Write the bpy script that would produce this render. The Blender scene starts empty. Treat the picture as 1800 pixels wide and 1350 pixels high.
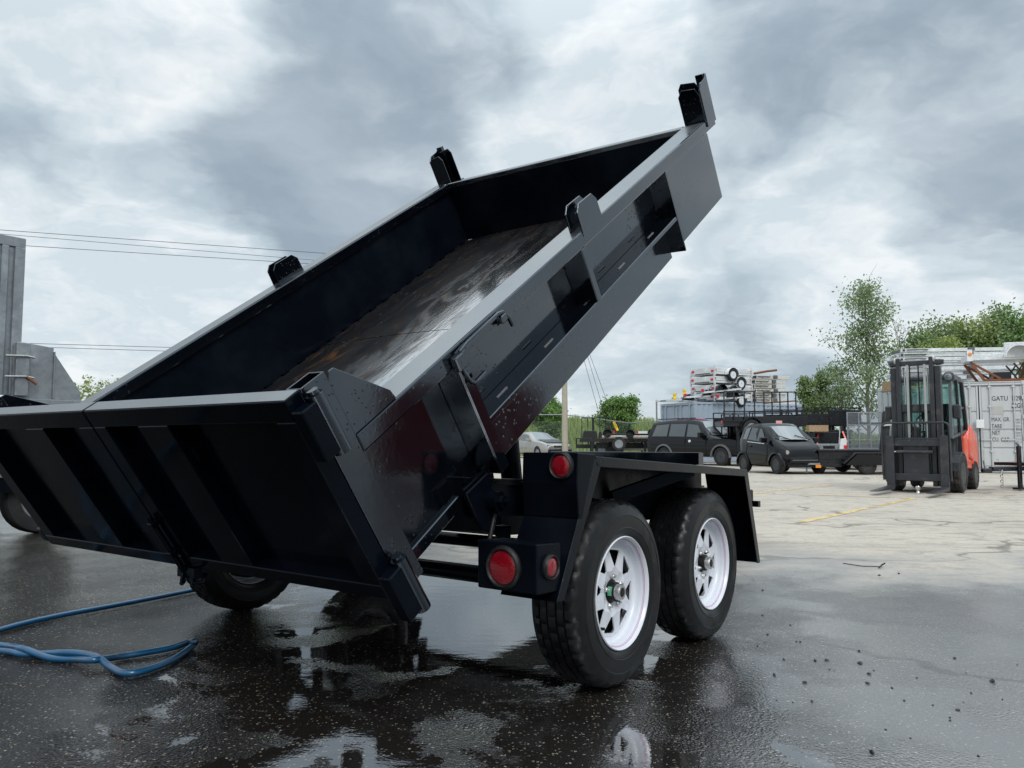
import bpy, math, random
import numpy as np
from mathutils import Vector, Matrix

SC = bpy.context.scene
COL = SC.collection
R = math.radians
PI = math.pi
random.seed(7)

# ------------------------------------------------------------------ camera
F_PX, PITCH, CAM_H = 1372.0, R(4.2), 0.9033
cam_d = bpy.data.cameras.new('camera')
cam_d.sensor_width = 36.0
cam_d.lens = F_PX / 1800.0 * 36.0
cam_d.clip_start = 0.05
cam_d.clip_end = 3000
cam = bpy.data.objects.new('camera', cam_d)
cam.location = (0, 0, CAM_H)
cam.rotation_euler = (PI / 2 + PITCH, 0, 0)
COL.objects.link(cam)
SC.camera = cam


def dirpx(px, py):
    x = (px - 900) / F_PX
    z = -(py - 675) / F_PX
    c, s = math.cos(PITCH), math.sin(PITCH)
    return Vector((x, c - z * s, s + z * c))


def at(px, py, d):
    v = dirpx(px, py)
    return Vector((0, 0, CAM_H)) + v * (d / v.y)


def gnd(px, py, z=0.0):
    v = dirpx(px, py)
    return Vector((0, 0, CAM_H)) + v * ((z - CAM_H) / v.z)


# ------------------------------------------------------------------ world: overcast sky
SUN_EL, SUN_AZ = R(42), R(165)      # azimuth clockwise from +Y
wd = bpy.data.worlds.new('World')
SC.world = wd
wd.use_nodes = True
wd.cycles.sampling_method = 'MANUAL'
wd.cycles.sample_map_resolution = 256
wn, wl = wd.node_tree.nodes, wd.node_tree.links
wn.clear()


def N(tree, typ, **kw):
    n = tree.nodes.new(typ)
    for k, v in kw.items():
        if k in n.inputs.keys():
            n.inputs[k].default_value = v
        else:
            setattr(n, k, v)
    return n


def link(tree, a, b):
    tree.links.new(a, b)


def mth(tree, op, a, b=None, clamp=False):
    n = tree.nodes.new('ShaderNodeMath')
    n.operation = op
    n.use_clamp = clamp
    for i, v in enumerate((a, b)):
        if v is None:
            continue
        if isinstance(v, (int, float)):
            n.inputs[i].default_value = v
        else:
            tree.links.new(v, n.inputs[i])
    return n.outputs[0]


def vmth(tree, op, a, b=None):
    n = tree.nodes.new('ShaderNodeVectorMath')
    n.operation = op
    for i, v in enumerate((a, b)):
        if v is None:
            continue
        if isinstance(v, (tuple, list, Vector)):
            n.inputs[i].default_value = v
        else:
            tree.links.new(v, n.inputs[i])
    return n


def sstep(tree, v, a, b, c=0.0, d=1.0):
    n = tree.nodes.new('ShaderNodeMapRange')
    n.interpolation_type = 'SMOOTHSTEP'
    tree.links.new(v, n.inputs['Value'])
    n.inputs['From Min'].default_value = a
    n.inputs['From Max'].default_value = b
    n.inputs['To Min'].default_value = c
    n.inputs['To Max'].default_value = d
    return n.outputs['Result']


def ramp(tree, v, stops):
    n = tree.nodes.new('ShaderNodeValToRGB')
    el = n.color_ramp.elements
    while len(el) < len(stops):
        el.new(0.5)
    for e, (p, c) in zip(el, stops):
        e.position = p
        e.color = tuple(c) + (1,) if len(c) == 3 else c
    tree.links.new(v, n.inputs[0])
    return n.outputs[0]


def mix(tree, f, a, b, blend='MIX'):
    n = tree.nodes.new('ShaderNodeMix')
    n.data_type = 'RGBA'
    n.blend_type = blend
    for s, v in ((0, f), (6, a), (7, b)):
        if isinstance(v, (int, float)):
            n.inputs[s].default_value = v
        elif isinstance(v, (tuple, list)):
            n.inputs[s].default_value = tuple(v) + (1,) if len(v) == 3 else v
        else:
            tree.links.new(v, n.inputs[s])
    return n.outputs[2]


def build_world():
    t = wd.node_tree
    out = N(t, 'ShaderNodeOutputWorld')
    bg = N(t, 'ShaderNodeBackground')
    tc = N(t, 'ShaderNodeTexCoord')
    d = vmth(t, 'NORMALIZE', tc.outputs['Generated']).outputs[0]
    sx = N(t, 'ShaderNodeSeparateXYZ')
    link(t, d, sx.inputs[0])
    zz = mth(t, 'ADD', mth(t, 'MAXIMUM', sx.outputs[2], 0.0), 0.22)
    cx = N(t, 'ShaderNodeCombineXYZ')
    link(t, mth(t, 'DIVIDE', sx.outputs[0], zz), cx.inputs[0])
    link(t, mth(t, 'DIVIDE', sx.outputs[1], zz), cx.inputs[1])
    # domain warp
    w = N(t, 'ShaderNodeTexNoise', Scale=1.6, Detail=5.0, Roughness=.55)
    link(t, cx.outputs[0], w.inputs['Vector'])
    wv = vmth(t, 'SUBTRACT', w.outputs['Color'], (0.5, 0.5, 0.5)).outputs[0]
    dw = vmth(t, 'SCALE', wv)
    dw.inputs['Scale'].default_value = 0.22
    dd = vmth(t, 'ADD', d, dw.outputs[0]).outputs[0]
    mp = N(t, 'ShaderNodeMapping')
    mp.inputs['Scale'].default_value = (1, 1, 1.8)
    link(t, dd, mp.inputs[0])

    def nn(scale, detail, rough, off=0.0, src=None):
        n_ = N(t, 'ShaderNodeTexNoise', Scale=scale, Detail=detail, Roughness=rough)
        n_.noise_dimensions = '4D'
        n_.inputs['W'].default_value = off
        link(t, src or mp.outputs[0], n_.inputs['Vector'])
        return n_.outputs[0]
    n1 = nn(2.3, 6.0, .5, 1.0)
    n2 = nn(5.5, 5.0, .54, 4.0)
    n3 = nn(15.0, 4.0, .6, 2.0)
    v = mth(t, 'MULTIPLY', mth(t, 'SUBTRACT', n1, 0.5), 1.25)
    v = mth(t, 'ADD', v, mth(t, 'MULTIPLY', mth(t, 'SUBTRACT', n2, 0.5), 0.55))
    # the big cloud masses of this sky (dark bellies +, thin bright gaps -)
    dn = vmth(t, 'NORMALIZE', dd).outputs[0]
    for px, py, rad, amt in CLOUDS:
        c = dirpx(px, py).normalized()
        dt = vmth(t, 'DOT_PRODUCT', dn, c).outputs['Value']
        v = mth(t, 'ADD', v, sstep(t, dt, math.cos(R(rad)), math.cos(R(rad * 0.3)), 0.0, amt))
    # two decks: a dark ragged deck with fairly crisp edges over a bright veil
    deck = sstep(t, v, -.15, .13)
    deck2 = sstep(t, mth(t, 'ADD', v, mth(t, 'MULTIPLY', mth(t, 'SUBTRACT', n3, .5), .28)), .05, .40)
    veil = ramp(t, mth(t, 'ADD', n2, mth(t, 'MULTIPLY', mth(t, 'SUBTRACT', n3, .5), .5)), [(0.36, (.83, .87, .89)), (0.56, (.62, .70, .75))])
    col = mix(t, mth(t, 'MULTIPLY', deck, .85), veil, ramp(t, n2, [(0.38, (.60, .685, .735)), (0.60, (.44, .53, .595))]))
    col = mix(t, mth(t, 'MULTIPLY', deck2, .9), col, ramp(t, mth(t, 'ADD', mth(t, 'MULTIPLY', n1, .5), mth(t, 'MULTIPLY', n2, .5)), [(0.42, (.40, .47, .54)), (0.58, (.285, .35, .415))]))
    sky = N(t, 'ShaderNodeTexSky')
    sky.sky_type = 'NISHITA'
    sky.sun_disc = False
    sky.sun_elevation = SUN_EL
    sky.sun_rotation = SUN_AZ
    skc = vmth(t, 'SCALE', sky.outputs[0])
    skc.inputs['Scale'].default_value = 0.08
    c2 = mix(t, 0.93, skc.outputs[0], col)
    # overcast skies grow brighter towards the zenith
    zen = sstep(t, sx.outputs[2], 0.40, 1.0, 1.0, 2.5)
    c3 = vmth(t, 'SCALE', c2)
    link(t, zen, c3.inputs['Scale'])
    link(t, c3.outputs[0], bg.inputs['Color'])
    bg.inputs['Strength'].default_value = 1.0
    link(t, bg.outputs[0], out.inputs[0])


CLOUDS = [(640, 240, 15, .34), (470, 330, 9, .18), (140, 300, 8, .12), (1560, 100, 15, .24), (1720, 330, 9, .22), (960, 110, 5, .22), (1300, 60, 7, .14), (100, 130, 4, .10),
          (250, 60, 8, -.40), (40, 60, 6, -.2), (1050, 60, 7, -.34), (930, 250, 6, -.34), (1440, 400, 8, -.30), (330, 480, 9, -.34), (1120, 600, 8, -.18),
          (120, 600, 7, -.15), (1560, 570, 5, -.3), (1390, 560, 6, .16)]
build_world()

sun_d = bpy.data.lights.new('sun', 'SUN')
sun_d.energy = 1.5
sun_d.angle = R(25)
sun_d.color = (1.0, 0.97, 0.93)
sun = bpy.data.objects.new('sun', sun_d)
sv = Vector((math.sin(SUN_AZ) * math.cos(SUN_EL), math.cos(SUN_AZ) * math.cos(SUN_EL), math.sin(SUN_EL)))
sun.rotation_euler = sv.to_track_quat('Z', 'Y').to_euler()
COL.objects.link(sun)

SC.view_settings.view_transform = 'Standard'
SC.view_settings.look = 'None'
SC.view_settings.exposure = 0.15
SC.view_settings.gamma = 1.0
SC.view_settings.use_curve_mapping = False
SC.render.engine = 'CYCLES'
SC.cycles.use_denoising = True
try:
    SC.cycles.denoiser = 'OPENIMAGEDENOISE'
except Exception:
    pass
SC.cycles.max_bounces = 8
SC.cycles.glossy_bounces = 4
SC.cycles.transmission_bounces = 6
SC.cycles.transparent_max_bounces = 8
SC.cycles.caustics_reflective = False
SC.cycles.caustics_refractive = False


# ------------------------------------------------------------------ mesh helpers
class MB:
    """collects shapes into one mesh; fn maps the builder's own axes to object axes"""
    def __init__(s, fn=None):
        s.V, s.F, s.fn = [], [], fn

    def add(s, vs, fs):
        o = len(s.V)
        s.V += [tuple(v) for v in vs]
        s.F += [tuple(i + o for i in f) for f in fs]
        return s

    def box(s, x0, x1, y0, y1, z0, z1):
        return s.hexa([(x0, y0, z0), (x1, y0, z0), (x1, y1, z0), (x0, y1, z0), (x0, y0, z1), (x1, y0, z1), (x1, y1, z1), (x0, y1, z1)])

    def hexa(s, v):
        return s.add(v, [(0, 3, 2, 1), (4, 5, 6, 7), (0, 1, 5, 4), (1, 2, 6, 5), (2, 3, 7, 6), (3, 0, 4, 7)])

    def prism(s, pts, axis, a, b):
        """polygon pts in the two other axes (in order), extruded along axis from a to b"""
        n = len(pts)

        def m(p, c):
            return (c, p[0], p[1]) if axis == 0 else ((p[0], c, p[1]) if axis == 1 else (p[0], p[1], c))
        vs = [m(p, a) for p in pts] + [m(p, b) for p in pts]
        fs = [tuple(range(n))[::-1], tuple(range(n, 2 * n))]
        fs += [(i, (i + 1) % n, n + (i + 1) % n, n + i) for i in range(n)]
        return s.add(vs, fs)

    def bar(s, p, q, w, h, up=(0, 0, 1)):
        p, q = Vector(p), Vector(q)
        d = (q - p).normalized()
        u = Vector(up)
        if abs(d.dot(u)) > .98:
            u = Vector((1, 0, 0))
        a = d.cross(u).normalized() * (w / 2)
        b = a.cross(d).normalized() * (h / 2)
        return s.hexa([p - a - b, p + a - b, p + a + b, p - a + b, q - a - b, q + a - b, q + a + b, q - a + b])

    def tube(s, pts, r, n=8, caps=True):
        pts = [Vector(p) for p in pts]
        rr = r if isinstance(r, (list, tuple)) else [r] * len(pts)
        vs, fs = [], []
        ref = None
        for i, p in enumerate(pts):
            t = (pts[min(i + 1, len(pts) - 1)] - pts[max(i - 1, 0)]).normalized()
            if ref is None:
                ref = Vector((0, 0, 1)) if abs(t.z) < .9 else Vector((1, 0, 0))
            a = t.cross(ref).normalized()
            b = a.cross(t).normalized()
            ref = b
            for k in range(n):
                an = 2 * PI * k / n
                vs.append(p + (a * math.cos(an) + b * math.sin(an)) * rr[i])
        for i in range(len(pts) - 1):
            for k in range(n):
                fs.append((i * n + k, i * n + (k + 1) % n, (i + 1) * n + (k + 1) % n, (i + 1) * n + k))
        if caps:
            fs.append(tuple(range(n))[::-1])
            m = (len(pts) - 1) * n
            fs.append(tuple(range(m, m + n)))
        return s.add(vs, fs)

    def lathe(s, prof, n=32, c=(0, 0, 0), axis=1, closed=False, rmod=None):
        """prof: (radius, position along axis)"""
        vs, fs = [], []
        m = len(prof)
        for k in range(n):
            a = 2 * PI * k / n
            for j, (r, h) in enumerate(prof):
                if rmod:
                    r = rmod(j, k, r)
                x, z = r * math.cos(a), r * math.sin(a)
                vs.append((c[0] + x, c[1] + h, c[2] + z) if axis == 1 else ((c[0] + h, c[1] + x, c[2] + z) if axis == 0 else (c[0] + x, c[1] + z, c[2] + h)))
        for k in range(n):
            k2 = (k + 1) % n
            for j in range(m if closed else m - 1):
                j2 = (j + 1) % m
                fs.append((k * m + j, k * m + j2, k2 * m + j2, k2 * m + j))
        if not closed:
            for j in (0, m - 1):
                if prof[j][0] > 1e-5:
                    fs.append(tuple(k * m + j for k in range(n)))
        return s.add(vs, fs)

    def cyl(s, c, r, h0, h1, n=20, axis=1):
        return s.lathe([(r, h0), (r, h1)], n, c, axis)

    def build(s, name, mat, parent=None, smooth=0, bevel=0.0, sol=0.0, seg=1):
        V = [s.fn(*v) for v in s.V] if s.fn else s.V
        me = bpy.data.meshes.new(name)
        me.from_pydata([tuple(v) for v in V], [], s.F)
        me.validate()
        import bmesh
        bm = bmesh.new()
        bm.from_mesh(me)
        bmesh.ops.recalc_face_normals(bm, faces=bm.faces)
        bm.to_mesh(me)
        bm.free()
        if smooth:
            me.polygons.foreach_set('use_smooth', [True] * len(me.polygons))
            if smooth < 180:
                me.set_sharp_from_angle(angle=R(smooth))
        me.materials.append(mat)
        o = bpy.data.objects.new(name, me)
        COL.objects.link(o)
        if parent:
            o.parent = parent
        if sol:
            m = o.modifiers.new('solid', 'SOLIDIFY')
            m.thickness = sol
            m.offset = 0
        if bevel:
            m = o.modifiers.new('bevel', 'BEVEL')
            m.width = bevel
            m.segments = seg
            m.limit_method = 'ANGLE'
            m.angle_limit = R(40)
        return o


def tag(o, label=None, cat=None, group=None, kind=None):
    for k, v in (('label', label), ('category', cat), ('group', group), ('kind', kind)):
        if v:
            o[k] = v
    return o


def empty(name, loc=(0, 0, 0), rz=0.0, label=None, cat=None, group=None):
    o = bpy.data.objects.new(name, None)
    COL.objects.link(o)
    o.location = loc
    o.rotation_euler = (0, 0, rz)
    return tag(o, label, cat, group)


def copy_tree(o, parent=None):
    c = o.copy()
    COL.objects.link(c)
    c.parent = parent
    for ch in [x for x in COL.objects if x.parent == o]:
        copy_tree(ch, c)
    return c


# ------------------------------------------------------------------ materials
def mat(name):
    m = bpy.data.materials.new(name)
    m.use_nodes = True
    t = m.node_tree
    return m, t, t.nodes['Principled BSDF']


def objco(t, scale=(1, 1, 1)):
    tc = N(t, 'ShaderNodeTexCoord')
    mp = N(t, 'ShaderNodeMapping')
    mp.inputs['Scale'].default_value = scale
    link(t, tc.outputs['Object'], mp.inputs[0])
    return mp.outputs[0]


def noise(t, vec, scale, detail=4.0, rough=0.5, dist=0.0):
    n = N(t, 'ShaderNodeTexNoise', Scale=scale, Detail=detail, Roughness=rough, Distortion=dist)
    link(t, vec, n.inputs['Vector'])
    return n.outputs[0]


def bump(t, h, bsdf, strength=0.2, dist=0.002):
    b = N(t, 'ShaderNodeBump', Strength=strength, Distance=dist)
    link(t, h, b.inputs['Height'])
    link(t, b.outputs[0], bsdf.inputs['Normal'])


def simple(name, col, rough=0.5, metal=0.0, var=0.25, nscale=6.0, rvar=0.12, coat=0.0, spec=0.5, dirt=None, dirt_amt=0.5, bmp=0.0):
    m, t, b = mat(name)
    v = objco(t)
    n1 = noise(t, v, nscale, 5)
    dk = tuple(c * (1 - var) for c in col)
    lt = tuple(min(c * (1 + var * .6), 1) for c in col)
    c = mix(t, n1, dk, lt)
    if dirt:
        n2 = noise(t, v, nscale * .45, 7, .62)
        c = mix(t, sstep(t, n2, .62 - .2 * dirt_amt, .75), c, dirt)
    link(t, c, b.inputs['Base Color'])
    link(t, sstep(t, noise(t, v, nscale * 2.3, 4), .25, .75, max(rough - rvar, .02), min(rough + rvar, 1)), b.inputs['Roughness'])
    b.inputs['Metallic'].default_value = metal
    b.inputs['Specular IOR Level'].default_value = spec
    b.inputs['Coat Weight'].default_value = coat
    b.inputs['Coat Roughness'].default_value = 0.06
    if bmp:
        bump(t, noise(t, v, nscale * 8, 3), b, bmp, .003)
    return m


def black_paint(name, col=(.0016, .0024, .0042), rough=.07, drops=1.0, spec=.5, coat=.0):
    m, t, b = mat(name)
    v = objco(t)
    n1 = noise(t, v, 3.0, 4, .6)
    n2 = noise(t, v, 11.0, 3, .6)
    c = mix(t, sstep(t, n1, .35, .75), col, tuple(x * 1.6 + .0006 for x in col))
    link(t, c, b.inputs['Base Color'])
    rg = mth(t, 'ADD', sstep(t, n1, .3, .75, rough * .7, rough * 1.9), mth(t, 'MULTIPLY', n2, .03))
    link(t, rg, b.inputs['Roughness'])
    b.inputs['Specular IOR Level'].default_value = spec
    b.inputs['Specular Tint'].default_value = (.74, .87, 1.0, 1)
    b.inputs['Coat Weight'].default_value = coat
    b.inputs['Coat Roughness'].default_value = .08
    # rain drops standing on the paint, and the orange peel of the spray coat
    vo = N(t, 'ShaderNodeTexVoronoi', Scale=75.0)
    link(t, v, vo.inputs['Vector'])
    sc = N(t, 'ShaderNodeSeparateColor')
    link(t, vo.outputs['Color'], sc.inputs[0])
    keep = mth(t, 'MULTIPLY', sstep(t, sc.outputs[0], .72, .74), sstep(t, n1, .42, .6))
    dome = mth(t, 'MULTIPLY', sstep(t, vo.outputs['Distance'], .38, .05), keep)
    h = mth(t, 'ADD', mth(t, 'MULTIPLY', dome, drops), mth(t, 'MULTIPLY', noise(t, v, 2.6, 1), 1.6))
    h = mth(t, 'ADD', h, mth(t, 'MULTIPLY', noise(t, v, 60.0, 1), .05))
    bump(t, h, b, .35, .004)
    return m


M = {}
M['paint'] = black_paint('black_gloss_paint')
M['paint_wet'] = black_paint('wet_black_paint_top', (.003, .004, .006), .22, .4, .5, 0)
M['paint_wet'].node_tree.nodes['Principled BSDF'].inputs['IOR'].default_value = 3.6  # reflectance raised above wet paint to imitate bright sky sheen
M['paint_wet'].node_tree.nodes['Principled BSDF'].inputs['Specular Tint'].default_value = (.95, .98, 1, 1)
M['paint'].node_tree.nodes['Principled BSDF'].inputs['IOR'].default_value = 1.75
M['paint_in'] = black_paint('black_paint_inside_bed', (.0022, .0036, .0068), .3, .5, .12, 0)
M['paint_far'] = simple('black_paint_far', (.008, .009, .012), .3, var=.4, rvar=.1)
M['paint_lip'] = black_paint('black_fender_lip_paint', (.0016, .0024, .0042), .2, .6, .22, 0)
M['paint_door'] = black_paint('black_door_paint', (.0010, .0020, .0044), .10, .5, .08, 0)
M['chassis'] = black_paint('black_chassis_paint', (.0013, .0022, .0042), .22, .5, .09, 0)
M['rim'] = simple('white_rim_paint', (.66, .685, .74), .3, var=.06, nscale=4, coat=.3)
M['hubsteel'] = simple('zinc_hub_steel', (.5, .5, .48), .35, .85, var=.2, nscale=30)
M['chrome'] = simple('chrome_nut', (.62, .62, .6), .18, 1.0, var=.1, nscale=40)
M['plastic'] = simple('black_plastic', (.007, .007, .008), .45, var=.2, nscale=20, spec=.3)
M['drum'] = simple('dark_brake_drum', (.006, .006, .006), .8, var=.3, spec=.1)
M['green'] = simple('green_sticker', (.12, .45, .25), .4, var=.1)
M['redline'] = simple('red_pinstripe', (.62, .22, .28), .4, var=.05)
M['blueline'] = simple('blue_pinstripe', (.42, .40, .66), .4, var=.05)


def rubber(name, col=(.0055, .006, .0068), wet=True):
    m, t, b = mat(name)
    v = objco(t)
    n = noise(t, v, 9, 6, .65)
    c = mix(t, sstep(t, n, .4, .8), col, tuple(x * 2.2 for x in col))
    # dried mud low on the tread
    c = mix(t, mth(t, 'MULTIPLY', sstep(t, noise(t, v, 4.2, 6, .6), .60, .74), .55), c, (.055, .036, .022))
    link(t, c, b.inputs['Base Color'])
    link(t, sstep(t, noise(t, v, 5, 5, .6), .4, .62, .3 if wet else .6, .62 if wet else .8), b.inputs['Roughness'])
    b.inputs['Specular IOR Level'].default_value = .26
    bump(t, noise(t, v, 160, 2), b, .25, .002)
    return m


M['rubber'] = rubber('wet_tyre_rubber')
M['rubber_far'] = rubber('tyre_rubber', (.018, .018, .018), False)


def lens_mat():
    m, t, b = mat('red_lens')
    v = objco(t)
    vo = N(t, 'ShaderNodeTexVoronoi', Scale=150.0)
    link(t, v, vo.inputs['Vector'])
    link(t, mix(t, sstep(t, vo.outputs['Distance'], .1, .5), (.30, .003, .012), (.20, .002, .008)), b.inputs['Base Color'])
    b.inputs['Roughness'].default_value = .16
    b.inputs['Coat Weight'].default_value = .6
    b.inputs['Subsurface Weight'].default_value = 0
    bump(t, vo.outputs['Distance'], b, .25, .002)
    return m


M['lens'] = lens_mat()


def floor_mat():
    m, t, b = mat('worn_wet_bed_floor')
    tc = N(t, 'ShaderNodeTexCoord')
    rot = N(t, 'ShaderNodeMapping')
    rot.inputs['Rotation'].default_value = (0, R(34.5), 0)     # undo the bed's tilt so streaks run along it
    link(t, tc.outputs['Object'], rot.inputs[0])

    def st(s):
        mp = N(t, 'ShaderNodeMapping')
        mp.inputs['Scale'].default_value = s
        link(t, rot.outputs[0], mp.inputs[0])
        return mp.outputs[0]
    s1 = noise(t, st((1.0, 2.0, 1)), 2.2, 6, .6, .9)
    s2 = noise(t, st((1.0, 2.4, 1)), 3.6, 7, .62, 1.2)
    s3 = noise(t, st((.9, 2.2, 1)), 1.7, 6, .6, .8)
    c = mix(t, sstep(t, s1, .3, .72), (.005, .006, .008), (.016, .015, .015))
    c = mix(t, mth(t, 'MULTIPLY', sstep(t, s2, .54, .74), .8), c, (.075, .036, .013))
    c = mix(t, mth(t, 'MULTIPLY', sstep(t, noise(t, st((2, 5, 1)), 9, 5), .68, .74), .35), c, (.16, .15, .14))
    link(t, c, b.inputs['Base Color'])
    # water has run down the near half of the floor
    sp_ = N(t, 'ShaderNodeSeparateXYZ')
    link(t, tc.outputs['Object'], sp_.inputs[0])
    near = sstep(t, mth(t, 'ADD', sp_.outputs[1], mth(t, 'MULTIPLY', mth(t, 'SUBTRACT', s3, .5), 1.6)), .35, -.1)
    wetf = mth(t, 'MULTIPLY', near, sstep(t, noise(t, st((.8, 3.0, 1)), 3.1, 5, .6, .5), .30, .40))
    wetf = mth(t, 'MAXIMUM', wetf, mth(t, 'MULTIPLY', sstep(t, s3, .58, .64), .9))
    link(t, sstep(t, wetf, 0, 1, .42, .13), b.inputs['Roughness'])
    link(t, sstep(t, wetf, 0, 1, 1.35, 5.0), b.inputs['IOR'])
    link(t, sstep(t, wetf, 0, 1, .12, .6), b.inputs['Specular IOR Level'])
    bump(t, noise(t, st((1.5, 5, 1)), 9, 4), b, .09, .01)
    return m


M['floor'] = floor_mat()


def galv_mat(name='galvanised_steel', col=(.25, .275, .295), metal=.55, rough=.45, dirt=True):
    m, t, b = mat(name)
    v = objco(t)
    vo = N(t, 'ShaderNodeTexVoronoi', Scale=28.0)
    link(t, v, vo.inputs['Vector'])
    sc = N(t, 'ShaderNodeSeparateColor')
    link(t, vo.outputs['Color'], sc.inputs[0])
    n = mth(t, 'ADD', mth(t, 'MULTIPLY', sc.outputs[0], .35), mth(t, 'MULTIPLY', noise(t, v, 3, 6, .6), .65))
    c = mix(t, n, tuple(x * .62 for x in col), tuple(min(1, x * 1.25) for x in col))
    if dirt:
        c = mix(t, mth(t, 'MULTIPLY', sstep(t, noise(t, v, 1.6, 7, .65), .54, .75), .6), c, tuple(min(1, x * 1.75) for x in col))
    link(t, c, b.inputs['Base Color'])
    link(t, sstep(t, n, .2, .8, rough - .12, rough + .15), b.inputs['Roughness'])
    b.inputs['Metallic'].default_value = metal
    return m


M['galv'] = galv_mat()
M['alu'] = galv_mat('white_aluminium', (.68, .70, .71), .25, .4)
M['cream'] = simple('weathered_pale_frame', (.60, .58, .53), .55, .1, var=.25, nscale=9, dirt=(.3, .24, .19), dirt_amt=.4)
M['rust'] = simple('rusty_steel', (.20, .075, .035), .8, 0, var=.5, nscale=12, bmp=.3)
M['wood'] = simple('timber', (.40, .27, .16), .75, var=.3, nscale=14)
M['glass_dark'] = simple('dark_car_glass', (.05, .06, .065), .06, var=.1, spec=.9, rvar=.02, coat=.8)
M['glass_lit'] = simple('sky_lit_car_glass', (.16, .19, .20), .05, var=.15, spec=.9, rvar=.02, coat=.8)  # paler copy of the car glass, sky light painted into its colour
M['amber'] = simple('amber_marker', (.8, .25, .02), .3, var=.1)
M['red'] = simple('red_marker', (.6, .02, .03), .3, var=.1)
M['yellow'] = simple('yellow_plastic', (.8, .55, .03), .5, var=.15)
M['carblack'] = simple('black_car_paint', (.004, .0045, .006), .09, var=.3, rvar=.03, coat=.0, nscale=3, spec=.34)
M['carsilver'] = simple('silver_car_paint', (.36, .35, .33), .3, .5, var=.1, coat=.5, nscale=2)
M['trimgrey'] = simple('dull_grey_trim', (.10, .105, .11), .55, var=.2)
M['white'] = simple('white_paint', (.72, .73, .73), .45, var=.08)
M['concrete'] = simple('pole_concrete', (.38, .35, .28), .85, var=.25, nscale=5, bmp=.2)
M['wire'] = simple('cable', (.06, .065, .08), .5)
M['orange'] = simple('forklift_orange', (.72, .075, .03), .4, var=.12, nscale=3, coat=.2)
M['forkgrey'] = simple('forklift_grey', (.10, .12, .125), .5, var=.2)
M['mast'] = simple('mast_steel', (.028, .03, .036), .42, var=.45, nscale=10, dirt=(.07, .065, .06), dirt_amt=.5)
M['tyrelug'] = simple('solid_tyre', (.022, .021, .02), .8, var=.4, nscale=12, dirt=(.09, .08, .07), dirt_amt=.5)


def glass_mat():
    m, t, b = mat('green_cab_glass')
    g = N(t, 'ShaderNodeBsdfGlass', Roughness=0.0, IOR=1.02)
    g.inputs['Color'].default_value = (.62, .86, .82, 1)
    gl = N(t, 'ShaderNodeBsdfGlossy', Roughness=.03)
    gl.inputs['Color'].default_value = (.8, .95, .95, 1)
    mx = N(t, 'ShaderNodeMixShader')
    mx.inputs[0].default_value = .16
    out = t.nodes['Material Output']
    link(t, g.outputs[0], mx.inputs[1])
    link(t, gl.outputs[0], mx.inputs[2])
    link(t, mx.outputs[0], out.inputs[0])
    return m


M['cabglass'] = glass_mat()


def hose_mat():
    m, t, b = mat('blue_hose')
    v = objco(t)
    n = noise(t, v, 14, 4)
    c = mix(t, n, (.004, .05, .12), (.008, .10, .23))
    c = mix(t, mth(t, 'MULTIPLY', sstep(t, noise(t, v, 5, 5, .65), .5, .7), .5), c, (.03, .035, .04))
    link(t, c, b.inputs['Base Color'])
    b.inputs['Roughness'].default_value = .28
    b.inputs['Coat Weight'].default_value = .4
    return m


M['hose'] = hose_mat()


def container_mat(name, col, rust=.4):
    m, t, b = mat(name)
    v = objco(t)
    n = noise(t, v, 1.4, 7, .6)
    c = mix(t, n, tuple(x * .82 for x in col), tuple(min(x * 1.1, 1) for x in col))
    r1 = sstep(t, noise(t, v, 5.5, 8, .68), .70 - .06 * rust, .74)
    r1 = mth(t, 'MULTIPLY', r1, sstep(t, noise(t, v, 1.1, 3), .5 - .1 * rust, .62))
    c = mix(t, r1, c, (.19, .085, .045))
    st = N(t, 'ShaderNodeMapping')
    st.inputs['Scale'].default_value = (7, 7, .5)
    link(t, v, st.inputs[0])
    c = mix(t, mth(t, 'MULTIPLY', sstep(t, noise(t, st.outputs[0], 2.0, 5), .55, .75), .35 * rust), c, (.33, .27, .22))
    link(t, c, b.inputs['Base Color'])
    b.inputs['Roughness'].default_value = .5
    return m


M['c_blue'] = container_mat('blue_container_paint', (.32, .385, .46), .45)
M['c_white'] = container_mat('white_container_paint', (.50, .515, .525), .9)
M['c_red'] = container_mat('dark_red_container_paint', (.19, .015, .02), .3)
M['c_grey'] = container_mat('grey_container_paint', (.34, .38, .39), .2)
M['stencil'] = simple('stencil_ink', (.03, .03, .035), .7, var=.4, nscale=20)
M['stencil_faint'] = simple('faded_stencil_ink', (.25, .255, .26), .7, var=.3, nscale=20)
M['patch'] = simple('grey_patch', (.42, .42, .40), .6, var=.15)


def leaf_mat(name, a, b_, tr=.3):
    m, t, b = mat(name)
    gi = N(t, 'ShaderNodeNewGeometry')
    c = mix(t, gi.outputs['Random Per Island'], a, b_)
    link(t, c, b.inputs['Base Color'])
    b.inputs['Roughness'].default_value = .55
    b.inputs['Specular IOR Level'].default_value = .3
    tl = N(t, 'ShaderNodeBsdfTranslucent')
    link(t, c, tl.inputs[0])
    mx = N(t, 'ShaderNodeMixShader')
    mx.inputs[0].default_value = tr
    link(t, b.outputs[0], mx.inputs[1])
    link(t, tl.outputs[0], mx.inputs[2])
    link(t, mx.outputs[0], t.nodes['Material Output'].inputs[0])
    return m


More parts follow.
